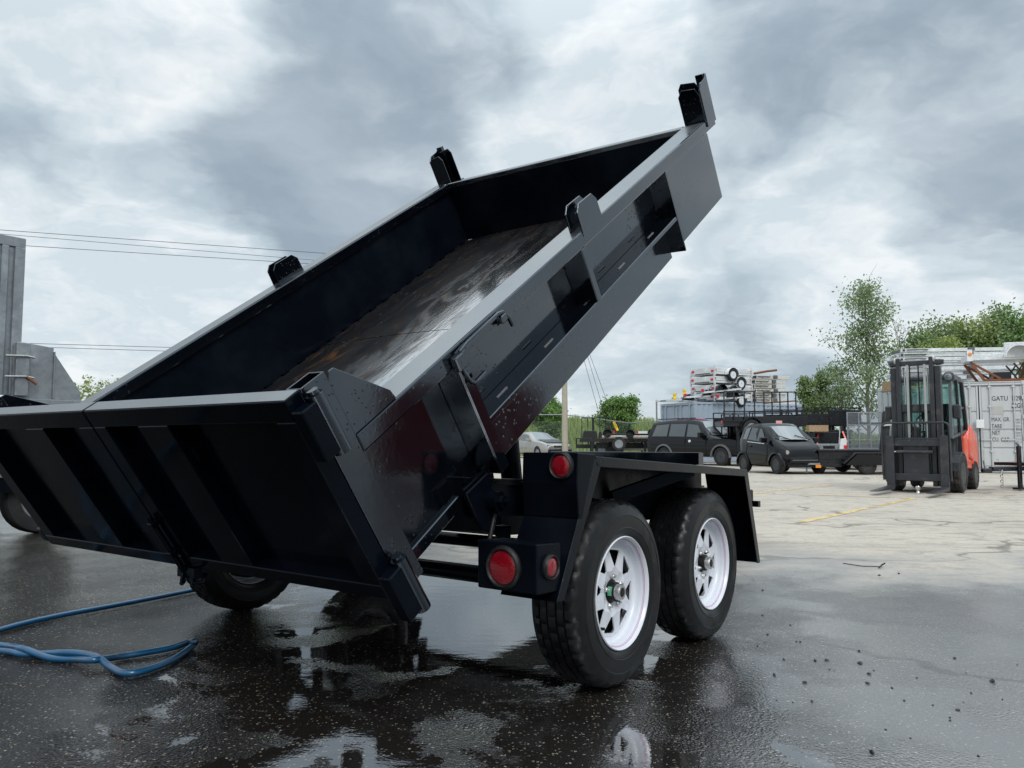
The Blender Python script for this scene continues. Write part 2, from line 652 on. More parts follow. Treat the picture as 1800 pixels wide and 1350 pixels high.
M['leaf_poplar'] = leaf_mat('poplar_leaves', (.13, .21, .085), (.30, .38, .20))
M['leaf_mid'] = leaf_mat('green_leaves', (.12, .20, .07), (.27, .35, .15))
M['leaf_yel'] = leaf_mat('yellow_green_leaves', (.20, .27, .07), (.36, .41, .14))
M['leaf_bush'] = leaf_mat('bush_leaves', (.09, .19, .05), (.22, .34, .10))
M['grass'] = leaf_mat('tall_grass', (.15, .23, .06), (.36, .42, .17))
M['bark'] = simple('grey_bark', (.16, .145, .12), .85, var=.35, nscale=10)


# ------------------------------------------------------------------ ground
def ground_mat():
    m, t, b = mat('wet_asphalt_yard')
    g = N(t, 'ShaderNodeNewGeometry')
    P = g.outputs['Position']
    s = N(t, 'ShaderNodeSeparateXYZ')
    link(t, P, s.inputs[0])
    X, Y = s.outputs[0], s.outputs[1]

    def nz(scale, detail=4, rough=.55, sc=(1, 1, 1), dist=0.0, off=(0, 0, 0)):
        mp = N(t, 'ShaderNodeMapping')
        mp.inputs['Scale'].default_value = sc
        mp.inputs['Location'].default_value = off
        link(t, P, mp.inputs[0])
        return noise(t, mp.outputs[0], scale, detail, rough, dist)
    big = nz(.42, 4, .6, dist=.5)
    mid = nz(1.7, 4, .6, off=(3, 7, 0))
    fine = nz(11, 3, .6)
    grit = nz(150, 2, .6)
    # how wet: hosed down near the trailer, dry further into the yard
    edge = mth(t, 'ADD', Y, mth(t, 'MULTIPLY', mth(t, 'SUBTRACT', big, .5), 7.0))
    edge = mth(t, 'ADD', edge, mth(t, 'MULTIPLY', mth(t, 'SUBTRACT', mid, .5), 2.2))
    edge = mth(t, 'SUBTRACT', edge, sstep(t, X, .5, -3.5, 0, 5.0))
    edge = mth(t, 'ADD', edge, sstep(t, X, 2.0, 5.0, 0, -.5))
    wet = sstep(t, edge, 7.0, 4.3)
    # standing water under and behind the trailer
    dx = mth(t, 'DIVIDE', mth(t, 'ADD', X, .30), 1.2)
    dy = mth(t, 'DIVIDE', mth(t, 'SUBTRACT', Y, 3.3), 2.2)
    r2 = mth(t, 'ADD', mth(t, 'MULTIPLY', dx, dx), mth(t, 'MULTIPLY', dy, dy))
    pud = mth(t, 'MULTIPLY', mth(t, 'SUBTRACT', mth(t, 'ADD', mth(t, 'MULTIPLY', nz(2.2, 4, .6, dist=.8, off=(2.2, .7, 0)), .7), mth(t, 'MULTIPLY', mid, .3)), mth(t, 'MULTIPLY', r2, .12)), 1.15)
    ewn = N(t, 'ShaderNodeTexNoise', Scale=3.2, Detail=4.0, Roughness=.6)
    link(t, P, ewn.inputs['Vector'])
    ews = N(t, 'ShaderNodeSeparateColor')
    link(t, ewn.outputs['Color'], ews.inputs[0])
    XW = mth(t, 'ADD', X, mth(t, 'MULTIPLY', mth(t, 'SUBTRACT', ews.outputs[0], .5), .55))
    YW = mth(t, 'ADD', Y, mth(t, 'MULTIPLY', mth(t, 'SUBTRACT', ews.outputs[1], .5), .55))
    # mirror spots placed to give bright sky reflections: x, y, half sizes, turn
    for (ex, ey, ea, eb, tn) in ((-.60, 2.33, .34, .10, 40), (-.36, 2.16, .22, .09, 25), (-.33, 2.84, .26, .13, 60), (-.76, 2.70, .17, .07, 50), (-.10, 3.75, .55, .60, 0), (.07, 2.55, .16, .05, 75), (-.30, 5.0, .9, .9, 0), (.55, 3.2, .25, .10, 20)):
        ct, st_ = math.cos(R(tn)), math.sin(R(tn))
        ux = mth(t, 'SUBTRACT', XW, ex)
        uy = mth(t, 'SUBTRACT', YW, ey)
        la = mth(t, 'DIVIDE', mth(t, 'ADD', mth(t, 'MULTIPLY', ux, ct), mth(t, 'MULTIPLY', uy, st_)), ea)
        lb = mth(t, 'DIVIDE', mth(t, 'SUBTRACT', mth(t, 'MULTIPLY', uy, ct), mth(t, 'MULTIPLY', ux, st_)), eb)
        q2 = mth(t, 'ADD', mth(t, 'MULTIPLY', la, la), mth(t, 'MULTIPLY', lb, lb))
        pud = mth(t, 'ADD', pud, sstep(t, q2, 1.6, .2, 0, .26))
    ag = N(t, 'ShaderNodeTexVoronoi', Scale=95.0)
    link(t, P, ag.inputs['Vector'])
    agh = ag.outputs['Distance']
    pud = mth(t, 'SUBTRACT', pud, mth(t, 'MULTIPLY', agh, .10))
    pud = mth(t, 'ADD', pud, mth(t, 'MULTIPLY', fine, .10))
    puddle = sstep(t, pud, .50, .57)
    # colour of the stone and binder, with sky sheen painted in on one side
    dry = mix(t, big, (.37, .33, .275), (.53, .475, .40))
    dry = mix(t, mth(t, 'MULTIPLY', sstep(t, nz(2.6, 8, .7, (1, 2.0, 1), .8), .48, .66), .7), dry, (.19, .17, .15))
    dry = mix(t, mth(t, 'MULTIPLY', sstep(t, nz(9, 6, .72, (1, 1.5, 1), .4, (4, 4, 0)), .50, .70), .6), dry, (.15, .138, .125))
    dry = mix(t, mth(t, 'MULTIPLY', sstep(t, nz(38, 3, .7), .52, .68), .45), dry, (.16, .15, .14))
    dry = mix(t, mth(t, 'MULTIPLY', sstep(t, nz(.5, 5, .6, (.35, 1.6, 1), .5, (9, 0, 0)), .58, .68), .35), dry, (.17, .16, .15))
    dry = mix(t, mth(t, 'MULTIPLY', fine, .35), dry, (.52, .47, .41))
    damp = mix(t, mid, (.010, .009, .0085), (.025, .022, .020))
    side = sstep(t, mth(t, 'ADD', mth(t, 'SUBTRACT', X, mth(t, 'MULTIPLY', Y, .15)), mth(t, 'MULTIPLY', mth(t, 'SUBTRACT', mid, .5), .9)), .25, 1.1)
    damp = mix(t, side, damp, mix(t, big, (.11, .108, .104), (.185, .18, .172)))  # sky sheen right of the trailer's mirror image, painted into the colour
    sp = N(t, 'ShaderNodeTexVoronoi', Scale=88.0)
    sp.inputs['Randomness'].default_value = 1.0
    spw = N(t, 'ShaderNodeTexNoise', Scale=140.0, Detail=1.0)
    link(t, P, spw.inputs['Vector'])
    spv = vmth(t, 'SCALE', spw.outputs['Color'])
    spv.inputs['Scale'].default_value = .012
    link(t, vmth(t, 'ADD', P, spv.outputs[0]).outputs[0], sp.inputs['Vector'])
    spc = N(t, 'ShaderNodeSeparateColor')
    link(t, sp.outputs['Color'], spc.inputs[0])
    speck = mth(t, 'MULTIPLY', sstep(t, spc.outputs[0], .74, .78), sstep(t, mth(t, 'SUBTRACT', sp.outputs['Distance'], mth(t, 'MULTIPLY', spc.outputs[2], .30)), .22, .08))
    stone = mix(t, spc.outputs[1], (.46, .42, .32), (.12, .11, .095))
    damp = mix(t, mth(t, 'MULTIPLY', speck, .75), damp, stone)
    col = mix(t, wet, dry, damp)
    # cracks
    cv = N(t, 'ShaderNodeTexVoronoi', Scale=.42)
    cv.feature = 'DISTANCE_TO_EDGE'
    wv = N(t, 'ShaderNodeTexNoise', Scale=1.4, Detail=6.0)
    link(t, P, wv.inputs['Vector'])
    wsc = vmth(t, 'SCALE', wv.outputs['Color'])
    wsc.inputs['Scale'].default_value = .9
    link(t, vmth(t, 'ADD', P, wsc.outputs[0]).outputs[0], cv.inputs['Vector'])
    crack = mth(t, 'MULTIPLY', sstep(t, cv.outputs['Distance'], .016, .004), sstep(t, nz(.7, 3), .42, .52))
    col = mix(t, mth(t, 'MULTIPLY', crack, .5), col, (.03, .028, .026))
    link(t, col, b.inputs['Base Color'])
    # gloss
    rw = mth(t, 'ADD', sstep(t, mid, .3, .7, .10, .20), mth(t, 'MULTIPLY', side, .03))
    rough = N(t, 'ShaderNodeMix')
    link(t, wet, rough.inputs[0])
    rough.inputs[2].default_value = .85
    link(t, rw, rough.inputs[3])
    rough2 = N(t, 'ShaderNodeMix')
    link(t, mth(t, 'MULTIPLY', puddle, wet), rough2.inputs[0])
    link(t, rough.outputs[0], rough2.inputs[2])
    rough2.inputs[3].default_value = .025
    link(t, rough2.outputs[0], b.inputs['Roughness'])
    left = mth(t, 'MULTIPLY', sstep(t, X, -.8, -1.8), wet)
    link(t, mth(t, 'SUBTRACT', .5, mth(t, 'MULTIPLY', left, .36)), b.inputs['Specular IOR Level'])
    link(t, mth(t, 'ADD', mth(t, 'ADD', 1.32, mth(t, 'MULTIPLY', wet, .12)), mth(t, 'ADD', mth(t, 'MULTIPLY', wet, mth(t, 'MULTIPLY', sstep(t, X, -1.1, .5), 1.3)), mth(t, 'MULTIPLY', puddle, 1.7))), b.inputs['IOR'])
    # relief: stones, drowned where water stands over them
    h = mth(t, 'ADD', mth(t, 'MULTIPLY', agh, -1.0), mth(t, 'MULTIPLY', nz(150, 2, .6), .7))
    bp_ = N(t, 'ShaderNodeBump', Distance=.006)
    link(t, h, bp_.inputs['Height'])
    link(t, mth(t, 'MAXIMUM', .012, mth(t, 'SUBTRACT', sstep(t, nz(1.3, 3, .6, off=(8, 3, 0)), .42, .62, .13, .5), mth(t, 'MULTIPLY', puddle, .6))), bp_.inputs['Strength'])
    bq = N(t, 'ShaderNodeBump', Strength=.2, Distance=.003)
    link(t, nz(7.0, 2, .5, (1, 2.0, 1)), bq.inputs['Height'])
    link(t, bp_.outputs[0], bq.inputs['Normal'])
    link(t, bq.outputs[0], b.inputs['Normal'])
    return m


g = MB()
g.add([(-400, -60, 0), (400, -60, 0), (400, 700, 0), (-400, 700, 0)], [(0, 1, 2, 3)])
ground = g.build('ground', ground_mat())
tag(ground, kind='structure')


def worn_yellow():
    m, t, b = mat('worn_yellow_line_paint')
    gm = N(t, 'ShaderNodeNewGeometry')
    P = gm.outputs['Position']
    n = noise(t, P, 5.0, 8, .7)
    n2 = noise(t, P, .8, 3)
    link(t, mix(t, n, (.55, .40, .17), (.62, .48, .24)), b.inputs['Base Color'])
    b.inputs['Roughness'].default_value = .8
    al = sstep(t, mth(t, 'ADD', n, mth(t, 'MULTIPLY', n2, .5)), .62, .80)
    link(t, al, b.inputs['Alpha'])
    return m


YEL = worn_yellow()
for (a, b_, lab) in (((1318, 868.5), (1459, 853), 'worn yellow bay line furthest left, running behind the trailer wheels'),
                     ((1407, 918.5), (1606, 876.5), 'worn yellow bay line running towards the forklift'),
                     ((1407, 869.5), (1604, 876), 'faint yellow line across the yard left of the forklift')):
    p, q = gnd(*a), gnd(*b_)
    d = (q - p).normalized()
    nrm = Vector((-d.y, d.x, 0)) * (.055 if 'faint' not in lab else .04)
    o = MB().add([p + nrm, p - nrm, q - nrm, q + nrm], [(0, 1, 2, 3)]).build('yellow_line', YEL)
    o.location.z = .004 if 'faint' not in lab else .006
    tag(o, kind='structure')
    o['label'] = lab

# ------------------------------------------------------------------ the dump trailer
YAW, TX, TY = R(36.122), -0.3056, 4.0049
ALPHA, OX, OZ = R(34.5), -1.4164, 0.5347
B, WR, WL, L = 1.0226, 0.4203, 0.1348, 3.0884
WO, WS, WRAD, WF, TP = 1.2085, 0.8602, 0.3428, 1.2547, 0.0587
ca, sa = math.cos(ALPHA), math.sin(ALPHA)


def bedfn(u, v, w):
    u = u * (1 + .022 * (v / B + 1))
    return (OX + u * ca - w * sa, v, OZ + u * sa + w * ca)


def chfn(x, y, z):
    return (x, y, z - x * TP)


T = empty('dump_trailer', (TX, TY, 0), PI / 2 - YAW,
          'large glossy black tandem axle dump trailer with its bed tipped up', 'dump trailer')
BD = lambda: MB(bedfn)
CH = lambda: MB(chfn)
PT = M['paint']

# floor: two plates with a seam, worn and wet
SEAM = 1.56
for u0, u1 in ((.0, SEAM - .003), (SEAM + .003, L - .02)):
    fl_ = BD()
    nf = 12
    vv_ = [(-B + .112) + (2 * B - .224) * k / nf for k in range(nf + 1)]
    hh_ = [.03 * (1 - (v_ / (B - .112)) ** 2) for v_ in vv_]
    fl_.add([(u_, v_, h_) for u_ in (u0, u1) for v_, h_ in zip(vv_, hh_)], [(k, k + 1, nf + 2 + k, nf + 1 + k) for k in range(nf)])
    fl_.build('floor_plate', M['floor'], T, smooth=60)
# weld beads where floor meets the far wall
wb_ = BD()
for k in range(22):
    u = .35 + k * .125
    if u < L - .1:
        wb_.box(u, u + .045, B - .13, B - .111, 0, .012)
tag(wb_.build('weld_beads', M['chassis'], T), kind='stuff')

for s in (-1, 1):
    def vb(a, b_, s=s):
        """v range measured inward from the outer face"""
        y0, y1 = s * (B - a), s * (B - b_)
        return (min(y0, y1), max(y0, y1))
    # recessed side sheet, rail, ledge, lower frame
    BD().box(.07, L - .004, *vb(.104, .111), -.045, WR - .055).build('side_panel', PT if s < 0 else M['paint_in'], T)
    BD().box(.07, L + .01, *vb(0, .128), WR - .058, WR).build('top_rail', PT, T, bevel=.006, seg=2)
    BD().box(.085, L + .002, *vb(.007, .121), WR + .0002, WR + .0022).build('rail_sheen', M['paint_wet'], T)  # thin sheet added so the rail top shows sky sheen
    BD().box(.585, 2.428, *vb(.002, .104), WL - .022, WL).build('ledge', PT, T, bevel=.003)
    wl2 = BD()
    for k in range(5):
        u = .72 + k * .36
        wl2.box(u, u + .07, *vb(.050, .056), WL, WL + .003)
    tag(wl2.build('weld_beads', M['hubsteel'], T), kind='stuff')
    BD().box(.585, 2.44, *vb(.088, .1035), -.085, WL - .023).build('lower_frame_rail', PT, T, bevel=.004)
    BD().box(.075, .53, *vb(.09, .125), -.09, -.046).build('lower_frame_rail', PT, T, bevel=.003)
    # channel ribs: web faces the rear, a narrow flange faces out
    for u0, w0, fl in ((.5374, -.055, .055), (1.4646, WL, .042)):
        rb = BD()
        rb.box(u0, u0 + .006, *vb(.0, .1035), w0, WR - .0585)
        rb.box(u0 + .0062, u0 + fl, *vb(.0, .006), w0, WR - .0585)
        rb.box(u0 + fl - .006, u0 + fl, *vb(.0062, .1035), w0, WR - .0585)
        rb.build('rib', PT, T, bevel=.002)
    # flush front plate with its rear web and foot
    fp = BD()
    fp.box(2.434, L, *vb(0, .006), -.006, WR - .0585)
    fp.box(L - .006, L, *vb(.0062, .1035), -.006, WR - .0585)
    fp.build('front_side_plate', PT, T, bevel=.002)
    rb = BD()
    rb.box(2.4275, 2.4335, *vb(0, .1035), -.052, WR - .0585)
    rb.box(2.434, 2.45, *vb(.0062, .014), -.052, WR - .06)
    rb.build('rib', PT, T)
    # stake pocket half way: two clipped plates
    po = [(1.515, WR - .02), (1.52, .50), (1.548, .527), (1.672, .527), (1.702, .495), (1.705, WR - .02)]
    for a, b_ in ((-.003, .0045), (.052, .0595)):
        q = BD()
        q.prism(po, 1, *vb(a, b_))
        q.build('stake_pocket_plate', PT, T, bevel=.0015)
    # corner pocket at the headboard
    cp = [(s * (B - .004), WR - .02), (s * (B - .004), .56), (s * (B - .022), .60), (s * (B - .10), .608), (s * (B - .125), .575), (s * (B - .125), WR - .02)]
    BD().prism(cp, 0, 3.112, 3.12).build('stake_pocket_plate', PT, T, bevel=.0015)
    cp2 = [(s * (B - .03), WR - .02), (s * (B - .03), .59), (s * (B - .05), .62), (s * (B - .13), .63), (s * (B - .15), .60), (s * (B - .15), WR - .02)]
    BD().prism(cp2, 0, 3.20, 3.208).build('stake_pocket_plate', PT, T, bevel=.0015)
    co = [(3.12, WR - .035), (3.12, .585), (3.15, .615), (3.225, .625), (3.262, .645), (3.262, WR - .035)]
    BD().prism(co, 1, *vb(-.004, .004)).build('stake_pocket_plate', PT, T, bevel=.0015)
    BD().box(3.232, 3.262, *vb(.0045, .05), .50, .648).build('stake_pocket_block', PT, T, bevel=.002)
    BD().box(L + .011, 3.262, *vb(.006, .128), WR - .057, WR - .022).build('corner_shelf', PT, T)
    # rear corner post, an open box tube
    ps = BD()
    ps.box(-.022, .068, *vb(0, .005), -.063, .621)
    ps.box(-.022, .068, *vb(.055, .060), -.063, .621)
    ps.box(-.022, -.017, *vb(.0052, .0548), -.063, .621)
    ps.box(.063, .068, *vb(.0052, .0548), -.063, .621)
    ps.build('corner_post', PT, T, bevel=.001)
    gs = [(.0685, WR + .001), (.0685, .588), (.085, .612), (.103, .612), (.25, .452), (.258, WR + .001)]
    BD().prism(gs, 1, *vb(.002, .008)).build('gusset', PT, T, bevel=.0015)
    # hinge straps and barrels of the rear doors
    for w0, w1 in ((.425, .60), (-.125 if s < 0 else -.03, .06)):
        v0, v1 = vb(-.045, .0)
        BD().box(-.082, -.024, v0, v1, w0 + .012, w1 - .012).build('hinge_strap', M['paint_door'], T, bevel=.004)
        c0, c1 = bedfn(-.012, s * (B + .028), w0), bedfn(-.012, s * (B + .028), w1)
        hb = MB()
        hb.tube([c0, c1], .024, 14)
        hb.tube([c1, bedfn(-.012, s * (B + .028), w1 + .012)], .016, 12)
        hb.build('hinge_barrel', PT, T, smooth=40)
    # rear door leaf (swing door), frame tubes proud of a recessed sheet
    ub, uf = -.0813, -.0235
    v0, v1 = (-B, -.004) if s < 0 else (.004, B)
    WT, WBm = .621, -.034
    D = BD()
    D.box(-.036, -.030, v0 + .02, v1 - .02, WBm + .02, WT - .02)
    D.build('door_sheet', M['paint_door'], T)
    BD().box(ub, uf, v0, v1, WT - .062, WT).build('door_top_tube', M['paint_door'], T, bevel=.004, seg=2)
    BD().box(ub + .004, uf - .004, v0 + .004, v1 - .004, WT + .0002, WT + .002).build('door_top_sheen', M['paint_wet'], T)  # added sheet carrying the sky sheen of the door top
    BD().box(ub, uf, v0, v1, WBm, WBm + .05).build('door_bottom_tube', M['paint_door'], T, bevel=.003)
    sgn = [(.004, .078), (.275, .44), (.945, B)] if s < 0 else [(.004, .098), (.36, .50), (.93, B)]
    for a, b_ in sgn:
        BD().box(ub, uf - .0005, min(s * a, s * b_), max(s * a, s * b_), WBm + .0505, WT - .0625).build('door_upright', M['paint_door'], T, bevel=.003)
    # clips welded on the uprights
    for a, w in ((sgn[1][0] - .03, .33), (sgn[1][1] + .005, .42)):
        BD().box(ub + .015, uf - .012, min(s * a, s * (a + .025)), max(s * a, s * (a + .025)), w, w + .05).build('door_clip', M['paint_door'], T)

# headboard
BD().box(L - .012, L - .005, -B + .112, B - .112, .001, WR - .03).build('headboard', M['paint_in'], T)
BD().box(L - .014, L + .03, -B + .129, B - .129, WR - .029, WR).build('headboard_rail', M['paint_wet'], T, bevel=.004)
# side panel of the far side is seen from inside: rail lip
# lock bar down the door seam with its hook
lb = MB()
lb.tube([bedfn(-.095, -.012, .2), bedfn(-.095, -.012, -.06)], .009, 10)
lb.tube([bedfn(-.10, -.012, -.05), bedfn(-.13, -.03, -.065), bedfn(-.13, -.055, -.05)], .009, 8)
lb.build('lock_bar', M['paint_door'], T, smooth=40)
hk = MB()
hk.bar(bedfn(-.085, .03, -.055), bedfn(-.085, -.075, -.055), .03, .035)
hk.tube([bedfn(-.09, -.05, -.05), bedfn(-.11, -.065, -.075), bedfn(-.09, -.08, -.095), bedfn(-.06, -.07, -.08)], .009, 8)
hk.build('lock_hook', M['chassis'], T, smooth=40)
for w in (.16, .03):
    BD().box(-.108, -.0815, -.028, .004, w, w + .02).build('lock_guide', M['paint_door'], T, bevel=.003)
# tarp latch rod on the near rail
ry = -B - .018
rod = MB()
rod.tube([bedfn(.552, ry, .385), bedfn(.56, ry, .402), bedfn(.60, ry, .408), bedfn(.80, ry, .412), bedfn(.83, ry, .405), bedfn(.845, ry - .005, .375), bedfn(.845, ry - .01, .345)], .008, 8)
rod.build('latch_rod', PT, T, smooth=40)
rod = MB()
rod.tube([bedfn(.535, ry, .392), bedfn(.538, ry, .34), bedfn(.548, ry - .004, .300), bedfn(.56, ry - .006, .288), bedfn(.585, ry - .006, .288), bedfn(.625, ry - .006, .290)], .0075, 8)
rod.build('latch_handle', PT, T, smooth=40)
BD().box(.515, .56, -B - .03, -B - .001, .352, .402).build('latch_block', PT, T, bevel=.004)
BD().box(.80, .835, -B - .03, -B - .001, .375, .402).build('latch_block', PT, T, bevel=.004)

# bed understructure
for s in (-1, 1):
    BD().box(.10, 2.95, s * .42 - .04, s * .42 + .04, -.20, -.09).build('bed_runner', M['chassis'], T)
for k in range(8):
    u = .2 + k * .37
    BD().box(u, u + .05, -.87, .87, -.088, -.012).build('bed_cross_member', M['chassis'], T)
# hydraulic ram
a, b_ = Vector(chfn(.55, 0, .52)), Vector(bedfn(2.0, 0, -.2))
mid_ = a.lerp(b_, .55)
MB().tube([a, mid_], .06, 16).build('ram_cylinder', M['chassis'], T, smooth=40)
MB().tube([mid_, b_], .035, 14).build('ram_rod', M['chrome'], T, smooth=40)
for s in (-1, 1):
    MB().bar(chfn(-.25, s * .42, .62), bedfn(1.15, s * .42, -.15), .06, .09).build('hoist_arm', M['chassis'], T, bevel=.003)

# chassis
for s in (-1, 1):
    y0, y1 = sorted((s * .96, s * .88))
    cb = CH()
    cb.box(-1.06, .95, y0, y1, .715, .722)
    cb.box(-1.06, .95, y0 + .002, y1 - .002, .702, .714)
    cb.box(-1.06, .95, y0 + .012, y1 - .03, .60, .7015)
    cb.box(-1.06, .95, y0, y1, .592, .5995)
    cb.build('chassis_beam', M['chassis'], T)
    CH().box(-1.06, .95, y0 + .004, y1 - .004, .7223, .7238).build('beam_top_sheen', M['paint_wet'], T)  # added strip that gives the beam its bright upper line
    pv = [(-1.10, .735), (-.985, .80), (-.925, .655), (-.975, .60), (-1.015, .61)]
    yy = sorted((s * .985, s * .999))
    MB().prism(pv, 1, *yy).build('pivot_plate', M['chassis'], T, bevel=.003)
    yy = sorted((s * .965, s * .979))
    MB().prism([(x + .01, z + .01) for x, z in pv], 1, *yy).build('pivot_plate', M['chassis'], T, bevel=.002)
    pb = MB()
    pb.cyl((-.967, 0, .704), .034, *sorted((s * .95, s * 1.035)), n=18)
    pb.cyl((-.967, 0, .704), .022, *sorted((s * 1.0355, s * 1.055)), n=6)
    pb.cyl((-.967, 0, .704), .010, *sorted((s * 1.0555, s * 1.072)), n=12)
    pb.build('pivot_bolt', M['chassis'], T, smooth=40)
for x, z0, z1 in ((-1.04, .60, .70), (.0, .60, .70), (.87, .60, .70)):
    CH().box(x, x + .08, -.879, .879, z0, z1).build('cross_member', M['chassis'], T)
for s in (-1, 1):
    MB().bar(chfn(2.4, s * .40, .64), chfn(4.1, 0, .60), .08, .12).bar(chfn(.95, s * .42, .65), chfn(2.4, s * .42, .65), .08, .12).build('drawbar', M['chassis'], T)
CH().box(1.98, 2.06, -.5, .7, .86, .945).build('front_cross_beam', PT, T, bevel=.003)
for s in (-1, 1):
    CH().box(1.99, 2.05, s * .42 - .03, s * .42 + .03, .712, .859).build('cross_beam_post', M['chassis'], T)
CH().box(4.05, 4.35, -.05, .05, .58, .70).build('coupler', M['chassis'], T, bevel=.01)
for X in (-WS / 2, WS / 2):
    MB().tube([(X, -1.0, WRAD), (X, 1.0, WRAD)], .036, 14).build('axle', M['chassis'], T, smooth=40)
    for s in (-1, 1):
        lf = MB()
        for k in range(4):
            ln = .36 - k * .07
            lf.box(X - ln, X + ln, s * .90 - .03, s * .90 + .03, WRAD + .04 + k * .011, WRAD + .05 + k * .011)
        lf.box(X - .36, X - .32, s * .90 - .02, s * .90 + .02, WRAD + .03, .60)
        lf.box(X + .32, X + .36, s * .90 - .02, s * .90 + .02, WRAD + .03, .60)
        lf.build('leaf_spring', M['chassis'], T)
CH().box(-.15, 1.3, -.42, .38, .46, .70).build('hydraulic_box', M['chassis'], T, bevel=.01)
for s in (-1, 1):
    y0, y1 = sorted((s * .775, s * .8795))
    CH().box(-.95, .95, y0, y1, .66, .70).build('beam_flange', M['chassis'], T)
# hose hanging behind the light box
MB().tube([(-.95, -1.0, .66), (-.985, -1.005, .58), (-1.0, -1.01, .53), (-.985, -1.015, .505), (-.95, -1.02, .52)], .008, 8).build('brake_cable', M['plastic'], T, smooth=60)

# fenders
for s in (-1, 1):
    fe = empty('fender')
    fe.parent = T

    def y(a, b_, s=s):
        return sorted((s * a, s * b_))
    XR, XF, ZT = -.725, .758, .8086
    CH().box(XR, XF, *y(1.0, WF), ZT - .006, ZT).build('top_plate', M['chassis'], fe)
    CH().box(XR, XF, *y(WF + .0005, WF + .007), ZT - .034, ZT + .001).build('outer_lip', M['paint_lip'], fe, bevel=.002)
    CH().box(-.72, .80, *y(1.0, 1.006), .56, ZT - .0065).build('inner_panel', M['chassis'], fe)
    # sloping rear and front guards
    for x0, x1, zb in ((XR, -.965, .345), (XF, .915, .345)):
        sg = 1 if x1 > x0 else -1
        ya, yb = y(1.04, WF)
        zb2 = zb
        gd = CH()
        gd.hexa([(x1, ya, zb2), (x1 + .006 * sg, ya, zb2), (x1 + .006 * sg, yb, zb2), (x1, yb, zb2),
                 (x0, ya, ZT - .001), (x0 + .006 * sg, ya, ZT - .001), (x0 + .006 * sg, yb, ZT - .001), (x0, yb, ZT - .001)])
        gd.build('rear_guard' if sg < 0 else 'front_guard', M['chassis'], fe)
        fl = CH()
        ya, yb = y(WF + .0005, WF + .007)
        fl.hexa([(x1 - .034 * sg, ya, zb2), (x1 + .008 * sg, ya, zb2), (x1 + .008 * sg, yb, zb2), (x1 - .034 * sg, yb, zb2),
                 (x0 - .034 * sg, ya, ZT - .035), (x0 + .008 * sg, ya, ZT - .001), (x0 + .008 * sg, yb, ZT - .001), (x0 - .034 * sg, yb, ZT - .035)])
        fl.build('guard_flange', M['paint_lip'], fe, bevel=.002)
    CH().box(.872, .905, *y(1.20, WF + .02), .625, .655).build('guard_tab', M['chassis'], fe)
    MB().bar(chfn(.15, s * 1.23, ZT - .02), chfn(-.18, s * 1.02, .66), .035, .05).build('brace', M['chassis'], fe)
    # upper marker box
    ub_ = CH()
    ub_.prism([(-.728, .816), (-.848, .816), (-.853, .712), (-.842, .60), (-.82, .60), (-.776, .712)], 1, *y(1.043, WF + .0095))
    ub_.build('marker_box', M['chassis'], fe, bevel=.003)
    # tail light box
    ya, yb = y(1.022, WF - .002)
    CH().box(-1.07, -.935, ya, yb, .375, .527).build('tail_light_box', M['chassis'], fe, bevel=.004)

    def light(px, r, axis, name):
        """px: centre; axis 0 faces back, 1 faces out"""
        c = chfn(*px)
        lm, gm = MB(), MB()
        sgn = -1 if axis == 0 else s
        pr = [(r * 1.02, .002), (r, .008), (r * .8, .011), (r * .4, .013), (0, .0135)]
        lm.lathe([(a, sgn * h) for a, h in pr], 28, c, axis)
        gp = [(r * 1.0, .004), (r * 1.04, .012), (r * 1.14, .015), (r * 1.27, .011), (r * 1.33, .001), (r * 1.33, -.002), (r * 1.0, -.002)]
        gm.lathe([(a, sgn * h) for a, h in gp], 28, c, axis, closed=True)
        o = lm.build(name, M['lens'], fe, smooth=60)
        gm.build(name + '_grommet', M['plastic'], fe, smooth=60)
        return o
    light((-1.0705, s * 1.128, .448), .0515, 0, 'tail_light')
    light((-1.0, s * (WF - .0015), .455), .031, 1, 'side_light')
    light((-.8515, s * 1.205, .772), .036, 0, 'marker_light')

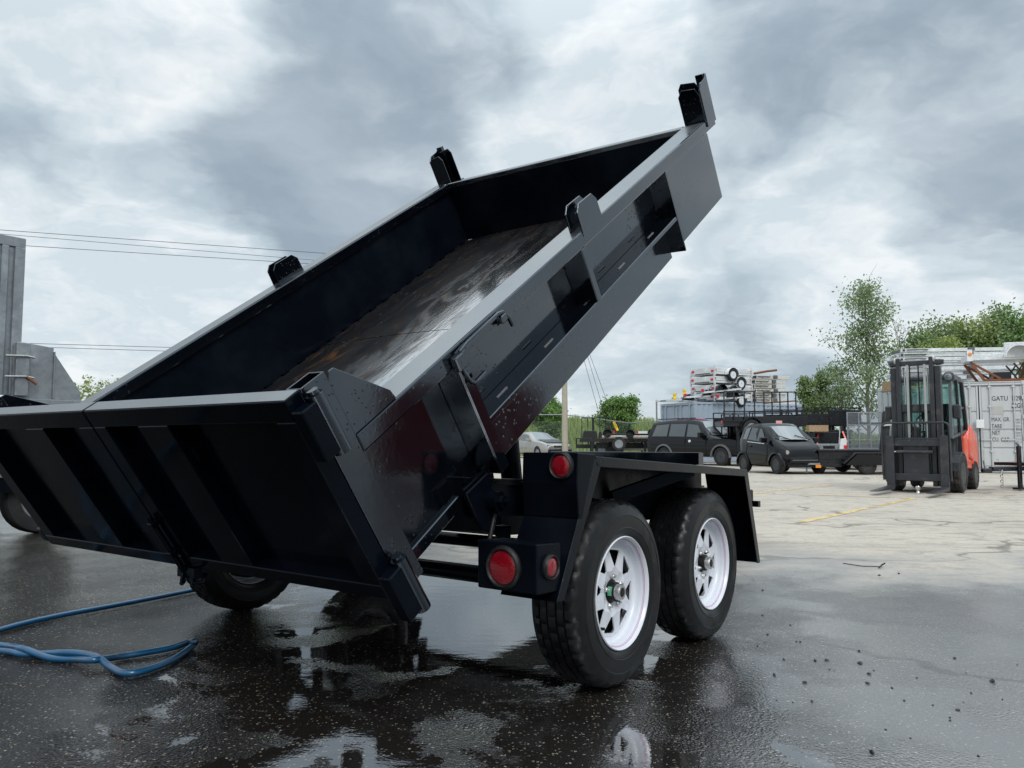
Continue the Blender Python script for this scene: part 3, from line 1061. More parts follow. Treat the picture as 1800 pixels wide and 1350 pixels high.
# wheels
def wheel_parts(parent, side, hub_label=False, far=False):
    """axis along local y, outer face towards side*y"""
    s = side
    n = 144
    half = [(.2005, .080), (.2035, .090), (.2085, .0955), (.222, .103), (.236, .1055), (.238, .1075), (.241, .1055), (.262, .1065), (.284, .1055), (.286, .107), (.290, .1048), (.305, .1015), (.322, .094), (.3315, .085), (.3375, .0765),
            (.3405, .068), (.3415, .060), (.3420, .0535), (.3340, .0525), (.3340, .0475), (.3425, .0465), (.3428, .022), (.3345, .021), (.3345, .0155), (.3428, .0145)]
    prof = [(r, -h) for r, h in half] + [(r, h) for r, h in half[::-1]]
    npf = len(prof)

    def rm(j, k, r):
        jj = j if j < npf / 2 else npf - 1 - j
        if jj in (13, 14, 15, 16, 17) and k % 4 == 0:
            return r - .006
        if jj in (20, 21) and k % 4 == 1:
            return r - .004
        if jj in (23, 24) and k % 4 == 3:
            return r - .004
        return r
    ty = MB()
    ty.lathe(prof, n, rmod=rm, closed=True)
    ty.build('tyre', M['rubber'], parent, smooth=22)
    rim = MB()
    o = .098
    rp = [(.1985, o - .014), (.2065, o - .006), (.2075, o), (.204, o + .003), (.199, o), (.196, o - .012), (.190, o - .022), (.1875, o - .032), (.186, o - .046), (.180, o - .052), (.163, o - .054),
          (.163, o - .060), (.182, o - .059), (.19, o - .05), (.192, -.05), (.1975, -.085), (.2, -.085), (.196, -.03), (.193, o - .04)]
    rim.lathe([(r, s * h) for r, h in rp], 64, closed=True)
    rim.build('rim', M['rim'], parent, smooth=50)
    dk = MB()
    yo = s * (o - .0545)
    for k in range(8):
        a0 = k * PI / 4 + .03

        def P(r, deg, dy=0.0):
            a = a0 + R(deg)
            return (r * math.cos(a), yo + s * dy, r * math.sin(a))
        i0, i1, i2 = P(.046, -22.5, .0), P(.046, 0, .0), P(.046, 22.5, .0)
        m0, m2 = P(.08, -22.5, .012), P(.08, 22.5, .012)
        A1, A2 = P(.093, -4, .010), P(.093, 4, .010)
        q = [P(.150, -15.5, .003), P(.156, -13, .002), P(.156, 13, .002), P(.150, 15.5, .003)]
        o0, o1, o2, o3 = P(.166, -22.5), P(.166, -10), P(.166, 10), P(.166, 22.5)
        vs = [i0, i1, i2, m0, m2, A1, A2] + q + [o0, o1, o2, o3]
        # 0 i0,1 i1,2 i2,3 m0,4 m2,5 A1,6 A2,7-10 q,11-14 o
        dk.add(vs, [(0, 1, 5, 3), (1, 2, 4, 6), (1, 6, 5), (3, 5, 7), (3, 7, 11), (11, 7, 8, 12), (8, 9, 13, 12), (9, 10, 14, 13), (10, 4, 14), (6, 4, 10)])
    dk.build('wheel_disc', M['rim'], parent, sol=.005)
    for r0, mt in ((.1952, 'redline'), (.1930, 'blueline')):
        st = MB()
        yy = o - .0125 if mt == 'redline' else o - .0165
        st.lathe([(r0 + .0012, s * (yy + .0015)), (r0 - .0002, s * (yy + .0015)), (r0 - .0006, s * yy), (r0 + .0006, s * yy)], 64, closed=True)
        st.build('pinstripe', M[mt], parent, smooth=50)
    dr = MB()
    dr.lathe([(.0, s * (o - .075)), (.160, s * (o - .075)), (.172, s * (o - .085)), (.172, -s * .06), (.0, -s * .06)], 40)
    dr.build('brake_drum', M['drum'], parent, smooth=40)
    hb = MB()
    hb.lathe([(.044, s * (o - .058)), (.043, s * (o - .052)), (.037, s * (o - .050)), (.0355, s * (o - .030)), (.031, s * (o - .027)), (.0, s * (o - .027))], 28)
    hb.build('hub', M['plastic'], parent, smooth=40)
    cp = MB()
    cp.lathe([(.029, s * (o - .028)), (.0285, s * (o - .010)), (.026, s * (o - .005)), (.018, s * (o - .005)), (.017, s * (o - .010)), (.0, s * (o - .010))], 28)
    cp.build('hub_cap', M['hubsteel'], parent, smooth=40)
    pl = MB()
    pl.lathe([(.0155, s * (o - .0095)), (.014, s * (o - .004)), (.0, s * (o - .003))], 20)
    pl.build('grease_plug', M['plastic'], parent, smooth=40)
    for k in range(5):
        a = .55 + k * 2 * PI / 5
        c = (.0575 * math.cos(a), 0, .0575 * math.sin(a))
        nt = MB()
        nt.lathe([(.0105, s * (o - .056)), (.0105, s * (o - .042)), (.008, s * (o - .037)), (.0, s * (o - .036))], 6, c)
        nt.lathe([(.005, s * (o - .036)), (.005, s * (o - .030)), (.0, s * (o - .030))], 8, c)
        nt.build('lug_nut', M['chrome'], parent)
    if hub_label:
        lb_ = MB()
        vs, fs = [], []
        for k in range(7):
            a = PI - .45 + k * .15
            for h in (o - .049, o - .031):
                vs.append((.0378 * math.cos(a), s * h, .0378 * math.sin(a)))
        for k in range(6):
            fs.append((2 * k, 2 * k + 2, 2 * k + 3, 2 * k + 1))
        lb_.add(vs, fs)
        lb_.build('hub_sticker', M['green'], parent)
    vv = MB()
    a = 4.05
    vv.tube([(.172 * math.cos(a), s * (o - .06), .172 * math.sin(a)), (.168 * math.cos(a), s * (o - .03), .168 * math.sin(a)), (.166 * math.cos(a), s * (o - .012), .166 * math.sin(a))], .0055, 8)
    vv.build('valve_stem', M['plastic'], parent)


for s in (-1, 1):
    for X in (-WS / 2, WS / 2):
        w = empty('wheel', (X, s * (WO - .101), WRAD))
        w.parent = T
        wheel_parts(w, s, hub_label=(X < 0))
        w.rotation_euler = (0, {(-1): 2.4, 1: .3}[s] if X < 0 else .9, 0)
        if s < 0 and X < 0:
            w.rotation_euler = (0, .18, 0)


# ------------------------------------------------------------------ small helpers for the yard
def far_wheel(parent, c, r, w, s=-1, rimmat='rim', name='wheel', n=28, axis=1, spokes=True):
    """plain road wheel as a part with tyre and rim; outer face towards s along axis"""
    e = empty(name, c)
    e.parent = parent
    h = w / 2
    ty = MB()
    ty.lathe([(r * .60, -h * .9), (r * .80, -h), (r * .94, -h * .9), (r, -h * .62), (r, h * .62), (r * .94, h * .9), (r * .80, h), (r * .60, h * .9)], n, (0, 0, 0), axis, closed=True)
    ty.build('tyre', M['rubber_far'], e, smooth=40)
    rm = MB()
    o = s * h * .86
    rm.lathe([(r * .61, o), (r * .58, o + s * .004), (r * .53, o - s * .012), (r * .50, o - s * .035), (r * .22, o - s * .03), (r * .20, o - s * .008), (r * .11, o), (0, o)], n, (0, 0, 0), axis)
    rm.build('rim', M[rimmat], e, smooth=35)
    if spokes:
        for k in range(5):
            a = k * 2 * PI / 5 + .3
            x, z = r * .37 * math.cos(a), r * .37 * math.sin(a)
            hl = MB()
            hl.lathe([(r * .075, o - s * .025), (r * .075, o - s * .036)], 10, (x, 0, z) if axis == 1 else (0, x, z), axis)
            hl.build('rim_hole', M['plastic'], e)
    return e


def arc_fender(parent, c, r, w, y0, mt, n=10, a0=0.05, a1=3.09, th=.012, name='fender'):
    """half round mudguard over a wheel centred at c (x, z), from y0 to y0+w"""
    m_ = MB()
    vs, fs = [], []
    for k in range(n + 1):
        a = a0 + (a1 - a0) * k / n
        for rr in (r, r + th):
            for y_ in (y0, y0 + w):
                vs.append((c[0] + rr * math.cos(a), y_, c[1] + rr * math.sin(a)))
    for k in range(n):
        b_ = k * 4
        fs += [(b_, b_ + 4, b_ + 5, b_ + 1), (b_ + 2, b_ + 3, b_ + 7, b_ + 6), (b_, b_ + 2, b_ + 6, b_ + 4), (b_ + 1, b_ + 5, b_ + 7, b_ + 3)]
    fs += [(0, 1, 3, 2), (n * 4, n * 4 + 2, n * 4 + 3, n * 4 + 1)]
    m_.add(vs, fs)
    # inner web
    wb = [(c[0] + r * math.cos(a0 + (a1 - a0) * k / n), c[1] + r * math.sin(a0 + (a1 - a0) * k / n)) for k in range(n + 1)]
    yb = y0 + (w if y0 < 0 else 0)
    m_.prism(wb, 1, yb - .002, yb + .002)
    return m_.build(name, mt, parent, smooth=35)


def place(name, px, d, rz, label, cat, group=None, z=0.0):
    p = at(px, 776, d)
    return empty(name, (p.x, p.y, z), rz, label, cat, group)


# ------------------------------------------------------------------ galvanised dump trailer at the left
GT = empty('galvanised_trailer', (-4.62, 8.25, 0), R(54), 'galvanised steel trailer with tall upright rear gate, at the left edge', 'trailer')
g0 = gnd(75, 945)
GM = M['galv']
# local x forward (away to the right), y left; near side is -y
def gl(px, py, d):
    """photo point at depth d in the trailer's own axes"""
    v = at(px, py, d) - Vector(GT.location)
    c, s = math.cos(R(54)), math.sin(R(54))
    return Vector((v.x * c + v.y * s, -v.x * s + v.y * c, v.z))


pg = gl(33, 600, 7.6)
GX, GY = pg.x, pg.y          # upright gate edge
MB().box(GX - .55, GX, GY - .02, GY + .02, 1.35, 2.80).build('gate_sheet', GM, GT, bevel=.004)
MB().box(GX - .58, GX + .012, GY - .035, GY + .035, 2.80, 2.90).build('gate_top_tube', GM, GT, bevel=.006)
MB().box(GX - .085, GX + .004, GY - .055, GY - .021, 1.35, 2.799).build('gate_post', GM, GT, bevel=.005)
MB().box(GX - .20, GX - .14, GY - .05, GY - .021, 1.35, 2.799).build('gate_post', GM, GT, bevel=.005)
MB().prism([(GX - .06, 1.32), (GX - .06, 1.84), (GX + .02, 1.87), (GX + .30, 1.84), (GX + .30, 1.80), (GX + .58, 1.40), (GX + .58, 1.32)], 1, GY - .06, GY - .05).build('side_wing', GM, GT, bevel=.003)
MB().box(GX - .06, GX + .06, GY - .12, GY - .0605, 1.34, 1.86).build('corner_post', GM, GT, bevel=.006)
MB().box(GX + .30, GX + .312, GY - .075, GY - .0605, 1.33, 1.80).build('wing_seam', GM, GT)
for z_ in (1.52, 1.72):
    MB().tube([(GX - .16, GY - .13, z_), (GX + .02, GY - .13, z_ + .01), (GX + .10, GY - .12, z_)], .012, 8).build('pin', M['hubsteel'], GT, smooth=40)
MB().tube([(GX + .03, GY - .13, 1.53), (GX + .12, GY - .14, 1.46)], .014, 8).build('pin_handle', M['rust'], GT, smooth=40)
MB().box(GX - 2.0, GX + 2.4, GY - .10, GY - .0405, 1.24, 1.319).build('side_rail', GM, GT, bevel=.005)
MB().box(GX - 2.0, GX + 2.4, GY - .07, GY - .05, .70, 1.239).build('side_panel', GM, GT)
MB().cyl((GX + .62, GY - .115, 1.27), .03, -.03, .04, 14, axis=1).build('rail_pin', GM, GT, smooth=40)
MB().box(GX - 2.0, GX + 2.4, GY - .09, GY + 1.9, .60, .70).build('deck', GM, GT)
MB().box(GX - 2.0, GX + 2.4, GY - .16, GY - .0905, .56, .64).build('deck_rail', GM, GT, bevel=.004)
MB().box(GX - 2.0, GX + 2.4, GY + .1, GY + .2, .44, .599).build('frame_beam', M['chassis'], GT)
MB().box(GX - 2.0, GX + 2.4, GY - .14, GY - .06, .42, .555).build('frame_beam', M['chassis'], GT)
MB().box(GX - 2.0, GX + 2.4, GY + 1.86, GY + 1.9, .70, 1.3).build('side_panel', GM, GT)
for dx in (-.62, .26):
    far_wheel(GT, (GX + dx, GY + .02, .34), .34, .2, -1, 'galv')
    far_wheel(GT, (GX + dx, GY + 1.8, .34), .34, .2, 1, 'galv')

# ------------------------------------------------------------------ blue hose on the ground
def spline(pts, n=10):
    out = []
    P_ = [Vector(p) for p in pts]
    for i in range(len(P_) - 1):
        p0, p1, p2, p3 = P_[max(i - 1, 0)], P_[i], P_[i + 1], P_[min(i + 2, len(P_) - 1)]
        for k in range(n):
            t = k / n
            out.append(.5 * ((2 * p1) + (p2 - p0) * t + (2 * p0 - 5 * p1 + 4 * p2 - p3) * t * t + (3 * p1 - p0 - 3 * p2 + p3) * t ** 3))
    out.append(P_[-1])
    return out


HR = .0135
hp = [(-420, 1245), (-200, 1170), (0, 1107), (90, 1085), (170, 1070), (250, 1055), (335, 1038), (420, 1020)]
pts = [gnd(*q, z=HR + .002) for q in hp]
o = MB().tube(spline(pts), HR, 12).build('water_hose', M['hose'], None, smooth=60)
tag(o, 'straight blue hose running from the left edge towards the trailer wheel', 'hose')
hp = [(-420, 1120, 0), (-150, 1118, 0), (0, 1134, 0), (40, 1140, 1), (85, 1156, 0), (130, 1159, 0), (165, 1160, 1), (205, 1155, 0), (250, 1148, 0), (300, 1139, 0), (332, 1129, 0), (341, 1127, 1), (341, 1132, 0),
      (325, 1146, 0), (295, 1164, 0), (250, 1180, 0), (218, 1183, 0), (195, 1173, 0), (172, 1156, 1), (145, 1149, 1), (110, 1147, 1), (75, 1149, 0), (40, 1150, 0), (0, 1144, 0), (-150, 1136, 0), (-420, 1160, 0)]
pts = [gnd(px, py, z=HR + .002 + k * .021) for px, py, k in hp]
o = MB().tube(spline(pts), HR, 12).build('water_hose', M['hose'], None, smooth=60)
tag(o, 'twisted blue hose doubled back in a loop on the wet ground', 'hose')

# ------------------------------------------------------------------ crumbs of asphalt on the ground
def crumb(px, py, size, label, group=None):
    p = gnd(px, py)
    r = size / F_PX * p.y * .5
    m_ = MB()
    vs = []
    rnd = random.Random(int(px * 7 + py))
    for (a, b_, c) in [(1, 0, 0), (-1, 0, 0), (0, 1, 0), (0, -1, 0), (0, 0, 1), (.7, .7, .4), (-.7, .6, .5), (.6, -.7, .5), (-.7, -.7, .3), (0, 0, -.3)]:
        k = rnd.uniform(.65, 1.25)
        vs.append((a * r * k, b_ * r * k, c * r * k * .85))
    import bmesh
    bm = bmesh.new()
    for v in vs:
        bm.verts.new(v)
    bmesh.ops.convex_hull(bm, input=bm.verts)
    me = bpy.data.meshes.new('asphalt_crumb')
    bm.to_mesh(me)
    bm.free()
    me.materials.append(M['crumb'])
    o_ = bpy.data.objects.new('asphalt_crumb', me)
    COL.objects.link(o_)
    o_.location = (p.x, p.y, r * .2)
    o_.rotation_euler = (0, 0, rnd.uniform(0, 6))
    tag(o_, label, 'debris', group)
    return o_


M['crumb'] = simple('wet_asphalt_crumb', (.015, .015, .016), .35, var=.4, nscale=60)
BIG = [(1512, 1167, 11, 'black asphalt crumb, largest of the cluster right of the rear wheel'), (1745, 1199, 12, 'black jagged asphalt crumb nearest the right edge'),
       (1533, 1324, 10, 'black asphalt crumb lowest in the foreground'), (1453, 1161, 9, 'black asphalt crumb upper left pair, the right one of the two'), (1433, 1162, 7, 'black asphalt crumb upper left pair, the left one of the two'),
       (1361, 1187, 8, 'black asphalt crumb closest to the rear wheel reflection'), (1415, 1200, 9, 'black asphalt crumb below the upper left pair'), (1528, 1186, 8, 'black asphalt crumb just below the largest one'),
       (1525, 1202, 8, 'black asphalt crumb second below the largest one'), (1678, 1158, 8, 'black asphalt crumb alone in the right middle of the ground'), (1684, 1249, 8, 'black elongated asphalt crumb in the lower right')]
for px, py, sz, lab in BIG:
    crumb(px, py, sz, lab)
rnd = random.Random(3)
SM = [(1332, 1136), (1349, 1116), (1400, 1128), (1407, 1129), (1378, 1160), (1365, 1231), (1394, 1235), (1427, 1233), (1458, 1177), (1466, 1180), (1510, 1145), (1536, 1179), (1568, 1210), (1612, 1192), (1670, 1262), (1694, 1235),
      (1707, 1219), (1340, 1082), (1389, 1099), (1557, 1283), (1670, 1267), (1698, 1183), (1590, 1232), (1640, 1240), (1762, 1230), (1788, 1168), (1720, 1330), (1600, 1298), (1340, 1038), (1545, 1012), (1580, 1009)]
for px, py in SM:
    crumb(px, py, rnd.uniform(3, 5.5), 'small black asphalt grain scattered on the wet ground', 'asphalt grains right of the trailer')
tw = [gnd(1545, 998, .01), gnd(1550, 993, .015), gnd(1556, 990, .03)]
o = MB().tube(tw, .005, 6).tube([gnd(1482, 990, .004), gnd(1515, 995, .004), gnd(1550, 996, .004)], .003, 6).build('cable_scrap', M['plastic'])
tag(o, 'thin black cable scrap lying on the dry ground', 'debris')


# ------------------------------------------------------------------ shipping containers
def text_obj(s, size, mt, parent, loc, rot, name='stencil_lettering', sx=.8):
    cu = bpy.data.curves.new('txt', 'FONT')
    cu.body = s
    cu.size = size
    cu.extrude = .002
    cu.resolution_u = 3
    ob = bpy.data.objects.new('txt', cu)
    COL.objects.link(ob)
    dg = bpy.context.evaluated_depsgraph_get()
    me = bpy.data.meshes.new_from_object(ob.evaluated_get(dg))
    bpy.data.objects.remove(ob)
    me.materials.clear()
    me.materials.append(mt)
    o_ = bpy.data.objects.new(name, me)
    COL.objects.link(o_)
    o_.parent = parent
    o_.location = loc
    o_.rotation_euler = rot
    o_.scale = (sx, 1, 1)
    return o_


def container(name, loc, rz, h, mt, label, length=6.06, text=False, detail=True):
    """door end at local x=0 facing -x ... door plane spans y 0..2.44 (0 at right seen from outside), body along +x"""
    e = empty(name, loc, rz, label, 'container')
    W_ = 2.44
    m_ = M[mt]
    # corrugated sides
    for y0, out in ((0, -1), (W_, 1)):
        sd = MB()
        vs, fs = [], []
        n = int(length / .07)
        for k in range(n + 1):
            x = .09 + (length - .18) * k / n
            dy = (0, 0, 1, 1)[k % 4] * .036
            y_ = y0 - out * (.012 + dy)
            vs += [(x, y_, .16), (x, y_, h - .1)]
        for k in range(n):
            fs.append((2 * k, 2 * k + 2, 2 * k + 3, 2 * k + 1))
        sd.add(vs, fs)
        sd.build('side_wall', m_, e)
        MB().box(.161, length - .161, *sorted((y0, y0 - out * .06)), h - .1, h - .005).build('top_side_rail', m_, e, bevel=.006)
        MB().box(.161, length - .161, *sorted((y0, y0 - out * .06)), .02, .16).build('bottom_side_rail', m_, e, bevel=.006)
        for x0, x1 in ((0, .16), (length - .16, length)):
            MB().box(x0 + .002, x1 - .002, *sorted((y0 - out * .002, y0 - out * .13)), .12, h - .12).build('corner_post', m_, e, bevel=.01)
            for z0, z1 in ((0, .118), (h - .118, h)):
                MB().box(x0, x1, *sorted((y0 + out * .003, y0 - out * .16)), z0, z1).build('corner_casting', m_, e, bevel=.012)
    MB().box(.02, length - .02, .061, W_ - .061, h - .06, h - .03).build('roof', m_, e)
    MB().box(length - .05, length - .03, .131, W_ - .131, .1, h - .061).build('end_wall', m_, e)
    MB().box(.02, .10, .161, W_ - .161, h - .115, h - .01).build('door_header', m_, e, bevel=.005)
    MB().box(.02, .10, .161, W_ - .161, .02, .15).build('door_sill', m_, e, bevel=.005)
    for i, (y0, y1) in enumerate(((.135, 1.205), (1.235, W_ - .135))):
        dr = empty('door')
        dr.parent = e
        MB().box(.075, .09, y0 + .01, y1 - .01, .16, h - .125).build('door_sheet', m_, dr)
        # pressed panels of the leaf
        zs = [.17, .70, 1.22, 1.74, h - .135]
        for k in range(4):
            MB().box(.052, .0745, y0 + .05, y1 - .05, zs[k] + .03, zs[k + 1] - .02).build('door_panel', m_, dr, bevel=.018)
        MB().box(.045, .074, y0, y0 + .045, .16, h - .125).build('door_edge', m_, dr)
        MB().box(.045, .074, y1 - .045, y1, .16, h - .125).build('door_edge', m_, dr)
        if detail:
            for y_ in (y0 + .22, y1 - .26):
                MB().tube([(.022, y_, .06), (.022, y_, h - .03)], .017, 8).build('lock_rod', m_, dr, smooth=40)
                for z_ in (.09, .62, 1.9, h - .16):
                    MB().box(.005, .044, y_ - .045, y_ + .045, z_ - .025, z_ + .025).build('rod_keeper', m_, dr, bevel=.004)
                MB().bar((.012, y_, .95), (.012, y_ + .32, .95), .012, .035).build('lock_handle', m_, dr)
            for z_ in (.4, 1.0, 1.6, 2.15):
                yy = y0 - .015 if i == 0 else y1 + .015
                MB().box(.012, .06, yy - .04, yy + .04, z_ - .06, z_ + .06).build('hinge', m_, dr, bevel=.005)
        MB().box(.048, .0745, y1 + .001 if i == 0 else y0 - .0145, y1 + .0145 if i == 0 else y0 - .001, .17, h - .14).build('door_seal', M['plastic'], dr)
    return e


# white container: door end turned to the camera, right of the forklift
cw_l = at(1640, 776, 22.8)
cw_r = cw_l + Vector((math.cos(R(20)), -math.sin(R(20)), 0)) * 2.44
rz_w = math.atan2((cw_l - cw_r).y, (cw_l - cw_r).x) - PI / 2
WC = container('white_container', (cw_r.x, cw_r.y, 0), rz_w, 2.62, 'c_white', 'white rust stained shipping container with black stencilled codes, behind the forklift')
TR_ = (PI / 2, 0, -PI / 2)


def wtext(s, y_, z_, size, mt=M['stencil'], sx=.8, x=.049):
    text_obj(s, size, mt, WC, (x, y_, z_), TR_, sx=sx)


wtext('GATU', .90, 2.06, .19)
wtext('112988', .415, 2.06, .19, sx=.62, x=.046)
wtext('22G1', .415, 1.85, .19, sx=.68, x=.046)
for i, s_ in enumerate(('MAX. GR.', 'TARE', 'NET', 'CU. CAP.')):
    wtext(s_, .93, 1.47 - i * .19, .165, sx=.68)
for i, (a, b_) in enumerate((('30480 KG.', '67200 LB.'), ('2220 KG.', '4890 LB.'), ('28260 KG.', '62310 LB.'), ('33.2 CU.M.', '1172 CU.FT.'))):
    wtext(a, .375, 1.49 - i * .185, .075, M['stencil_faint'])
    wtext(b_, .375, 1.41 - i * .185, .075, M['stencil_faint'])
MB().box(.046, .0515, .62, .93, 1.66, 1.9).build('repaint_patch', M['patch'], WC)
MB().box(.046, .0515, 1.42, 1.66, 1.55, 1.95).build('repaint_patch', M['patch'], WC)
MB().box(-.12, -.02, 1.14, 1.34, 1.28, 1.52).build('junction_box', M['white'], WC, bevel=.01)
MB().tube([(-.03, 1.24, 1.28), (-.03, 1.24, .9), (-.03, 1.24, .12)], .02, 8).build('conduit', M['mast'], WC)

# grey container further left, mostly hidden by the forklift
gl_ = at(1545, 776, 30.0)
gr_ = gl_ + Vector((math.cos(R(27)), -math.sin(R(27)), 0)) * 2.44
rz_g = math.atan2((gl_ - gr_).y, (gl_ - gr_).x) - PI / 2
container('grey_container', (gr_.x, gr_.y, 0), rz_g, 2.93, 'c_grey', 'pale grey shipping container behind the forklift mast, left of the white one')

# blue container: near corner at 1222
cb = at(1222, 776, 33.0)
container('blue_container', (cb.x, cb.y, 0), R(25), 2.58, 'c_blue', 'light blue shipping container with trailers stacked on its roof')

# dark red container beyond the right edge of the picture: it shows only as the red glow on the trailer's wet side
container('red_container', (21.0, 5.2, 0), R(90), 2.59, 'c_red', 'dark red shipping container reflected in the side of the dump trailer', 4.5, detail=False)


# ------------------------------------------------------------------ forklift
def forklift():
    p = gnd(1684, 866)
    hx, hy = math.sin(R(41)), math.cos(R(41))       # rearward direction
    rz = math.atan2(-hy, -hx)                        # local +x points to the forks
    e = empty('forklift', (0, 0, 0), rz, 'orange and black forklift with tall mast, facing the camera, by the white container', 'forklift')
    # the front wheel on the truck's left (viewer's right) stands at p
    off = Vector((math.cos(rz) * 0 - math.sin(rz) * .50, math.sin(rz) * 0 + math.cos(rz) * .50, 0))
    e.location = (p.x - off.x, p.y - off.y, 0)
    S = M['mast']
    # mast rails
    for s in (-1, 1):
        MB().box(.40, .52, s * .36 - .045, s * .36 + .045, .12, 2.22).build('outer_mast_rail', S, e, bevel=.006)
        MB().box(.43, .56, s * .27 - .035, s * .27 + .035, .12, 2.38).build('inner_mast_rail', S, e, bevel=.006)
        MB().box(.40, .50, s * .365 - .05, s * .365 + .05, 2.24, 2.34).build('mast_top_bracket', S, e, bevel=.01)
        MB().cyl((.50, s * .31, 2.34), .06, -.02, .02, 16).build('chain_pulley', M['hubsteel'], e, smooth=40)
        MB().tube([(.44, s * .19, .3), (.44, s * .19, 1.45)], .035, 12).build('lift_cylinder', M['forkgrey'], e, smooth=40)
        MB().tube([(.44, s * .19, 1.45), (.44, s * .19, 2.2)], .018, 10).build('lift_rod', M['chrome'], e, smooth=40)
    MB().box(.44, .52, -.42, .46, 2.25, 2.33).build('top_cross_bar', S, e, bevel=.008)
    MB().box(.44, .52, -.235, .235, 1.42, 1.56).build('mid_cross_bar', S, e, bevel=.008)
    MB().box(.42, .50, -.235, .235, .20, .36).build('low_cross_bar', S, e, bevel=.008)
    # free lift cylinder and hose stack
    MB().tube([(.50, -.02, .25), (.50, -.02, 1.15)], .045, 14).build('centre_cylinder', S, e, smooth=40)
    MB().tube([(.50, .10, .3), (.50, .10, 1.0)], .02, 8).build('hydraulic_hose', M['plastic'], e, smooth=40)
    for y_ in (-.12, .16):
        MB().box(.515, .535, y_ - .02, y_ + .02, .5, 2.26).build('lift_chain', M['hubsteel'], e)
    for y_ in (-.08, .06):
        MB().tube([(.53, y_, 2.24), (.55, y_ + .01, 1.5), (.60, y_, .8)], .012, 6).build('hydraulic_hose', M['plastic'], e, smooth=40)
    MB().box(.62, .625, -.12, .12, .50, .62).build('rating_plate', M['patch'], e)
    # carriage
    MB().box(.62, .68, -.52, .52, .82, .92).build('carriage_bar', S, e, bevel=.006)
    MB().box(.62, .68, -.52, .52, .22, .34).build('carriage_bar', S, e, bevel=.006)
    MB().box(.60, .64, -.20, .20, .34, .82).build('carriage_plate', S, e)
    for s in (-1, 1):
        MB().box(.60, .66, s * .50 - .05, s * .50 + .05, .22, .92).build('carriage_side', S, e, bevel=.006)
        # forks
        fk = MB()
        yc = s * .40 + (.06 if s > 0 else 0)
        fk.prism([(.685, .10), (.685, 1.0), (.725, 1.0), (.735, .12), (1.75, .075), (1.75, .065), (.72, .06)], 1, yc - .065, yc + .065)
        fk.build('fork', S, e, bevel=.004)
    MB().tube([(.70, -.30, .72), (.70, .28, .72)], .028, 10).build('side_shift_cylinder', S, e, smooth=40)
    MB().tube([(.70, -.30, .72), (.70, -.46, .72)], .016, 10).build('side_shift_rod', M['chrome'], e, smooth=40)
    # load backrest
    MB().tube([(.66, -.54, .30), (.66, -.54, 1.16), (.66, -.51, 1.21), (.66, -.46, 1.23), (.66, .46, 1.23), (.66, .51, 1.21), (.66, .54, 1.16), (.66, .54, .30)], .018, 8).build('backrest_frame', S, e, smooth=40)
    for y_ in (-.36, -.18, 0, .18, .36):
        MB().tube([(.66, y_, .90), (.66, y_, 1.23)], .011, 6).build('backrest_bar', S, e)
    MB().box(.655, .675, -.52, .52, .93, .965).build('backrest_rail', S, e)
    # chassis, hood, counterweight
    G = M['forkgrey']
    MB().prism([(.33, .25), (.33, .95), (.10, 1.02), (-.25, .95), (-.25, .25)], 1, -.36, .36).build('front_body', M['mast'], e, bevel=.02)
    MB().box(-1.0, -.255, -.5, .5, .25, .55).build('step_frame', M['mast'], e, bevel=.02)
    MB().prism([(-1.15, .55), (-1.15, 1.0), (-.75, 1.02), (-.45, .98), (-.45, .55)], 1, -.42, .42).build('hood', G, e, bevel=.04)
    cw = [(-1.151, .22), (-1.151, .55), (-.85, .62), (-.85, .95), (-1.0, 1.22), (-1.25, 1.20), (-1.62, 1.02), (-1.70, .70), (-1.68, .35), (-1.55, .22)]
    MB().prism(cw, 1, -.50, .54).build('counterweight', M['orange'], e, bevel=.05, seg=2)
    # orange side panels flanking the hood
    for s in (-1, 1):
        sp = [(-.52, .42), (-.56, .98), (-.84, 1.06), (-.84, .60), (-1.1, .55), (-1.1, .38)]
        MB().prism(sp, 1, *sorted((s * .43, s * .53))).build('side_panel', M['orange'], e, bevel=.02)
        gd = [(-.02 + .36 * math.cos(a), .36 + .36 * math.sin(a)) for a in [k * PI / 8 + .1 for k in range(8)]]
        gi = [(-.02 + .33 * math.cos(a), .36 + .33 * math.sin(a)) for a in [k * PI / 8 + .1 for k in range(8)]]
        MB().prism(gd + gi[::-1], 1, *sorted((s * .36, s * .60))).build('front_guard', M['mast'], e)
    # cab
    C_ = M['mast']
    for s in (-1, 1):
        MB().bar((.22, s * .48, .95), (.02, s * .45, 2.02), .05, .06).build('cab_pillar', M['forkgrey'], e)
        MB().bar((-.98, s * .48, 1.1), (-.86, s * .45, 2.0), .07, .08).build('cab_pillar', C_, e)
        MB().bar((-.45, s * .49, .60), (-.40, s * .46, 2.02), .05, .05).build('door_pillar', C_, e)
        MB().bar((.22, s * .48, .97), (-.98, s * .48, 1.1), .04, .05).build('cab_sill', C_, e)
        MB().bar((.10, s * .47, 1.52), (-.90, s * .465, 1.52), .03, .04).build('door_rail', C_, e)
        MB().add([(.19, s * .478, 1.02), (-.93, s * .478, 1.12), (-.86, s * .452, 1.96), (.03, s * .452, 1.98)], [(0, 1, 2, 3)]).build('side_window', M['cabglass'], e)
        MB().box(.02, .16, s * .56 - .06, s * .56 + .06, 1.30, 1.55).build('mirror', C_, e, bevel=.02)
        MB().lathe([(0, .0), (.06, .0), (.065, .02), (.05, .04), (0, .05)][::-1], 16, (.10, s * .44, 2.04), 0).build('work_lamp', M['galv'], e, smooth=40)
        MB().lathe([(.09, 0), (.09, .05), (.05, .1), (0, .1)], 16, (.02, s * .44, 2.06), 0).build('work_lamp_housing', C_, e, smooth=40)
    rf = [(.08, 2.0), (.06, 2.08), (-.2, 2.12), (-.80, 2.10), (-.93, 2.02), (-.9, 1.98)]
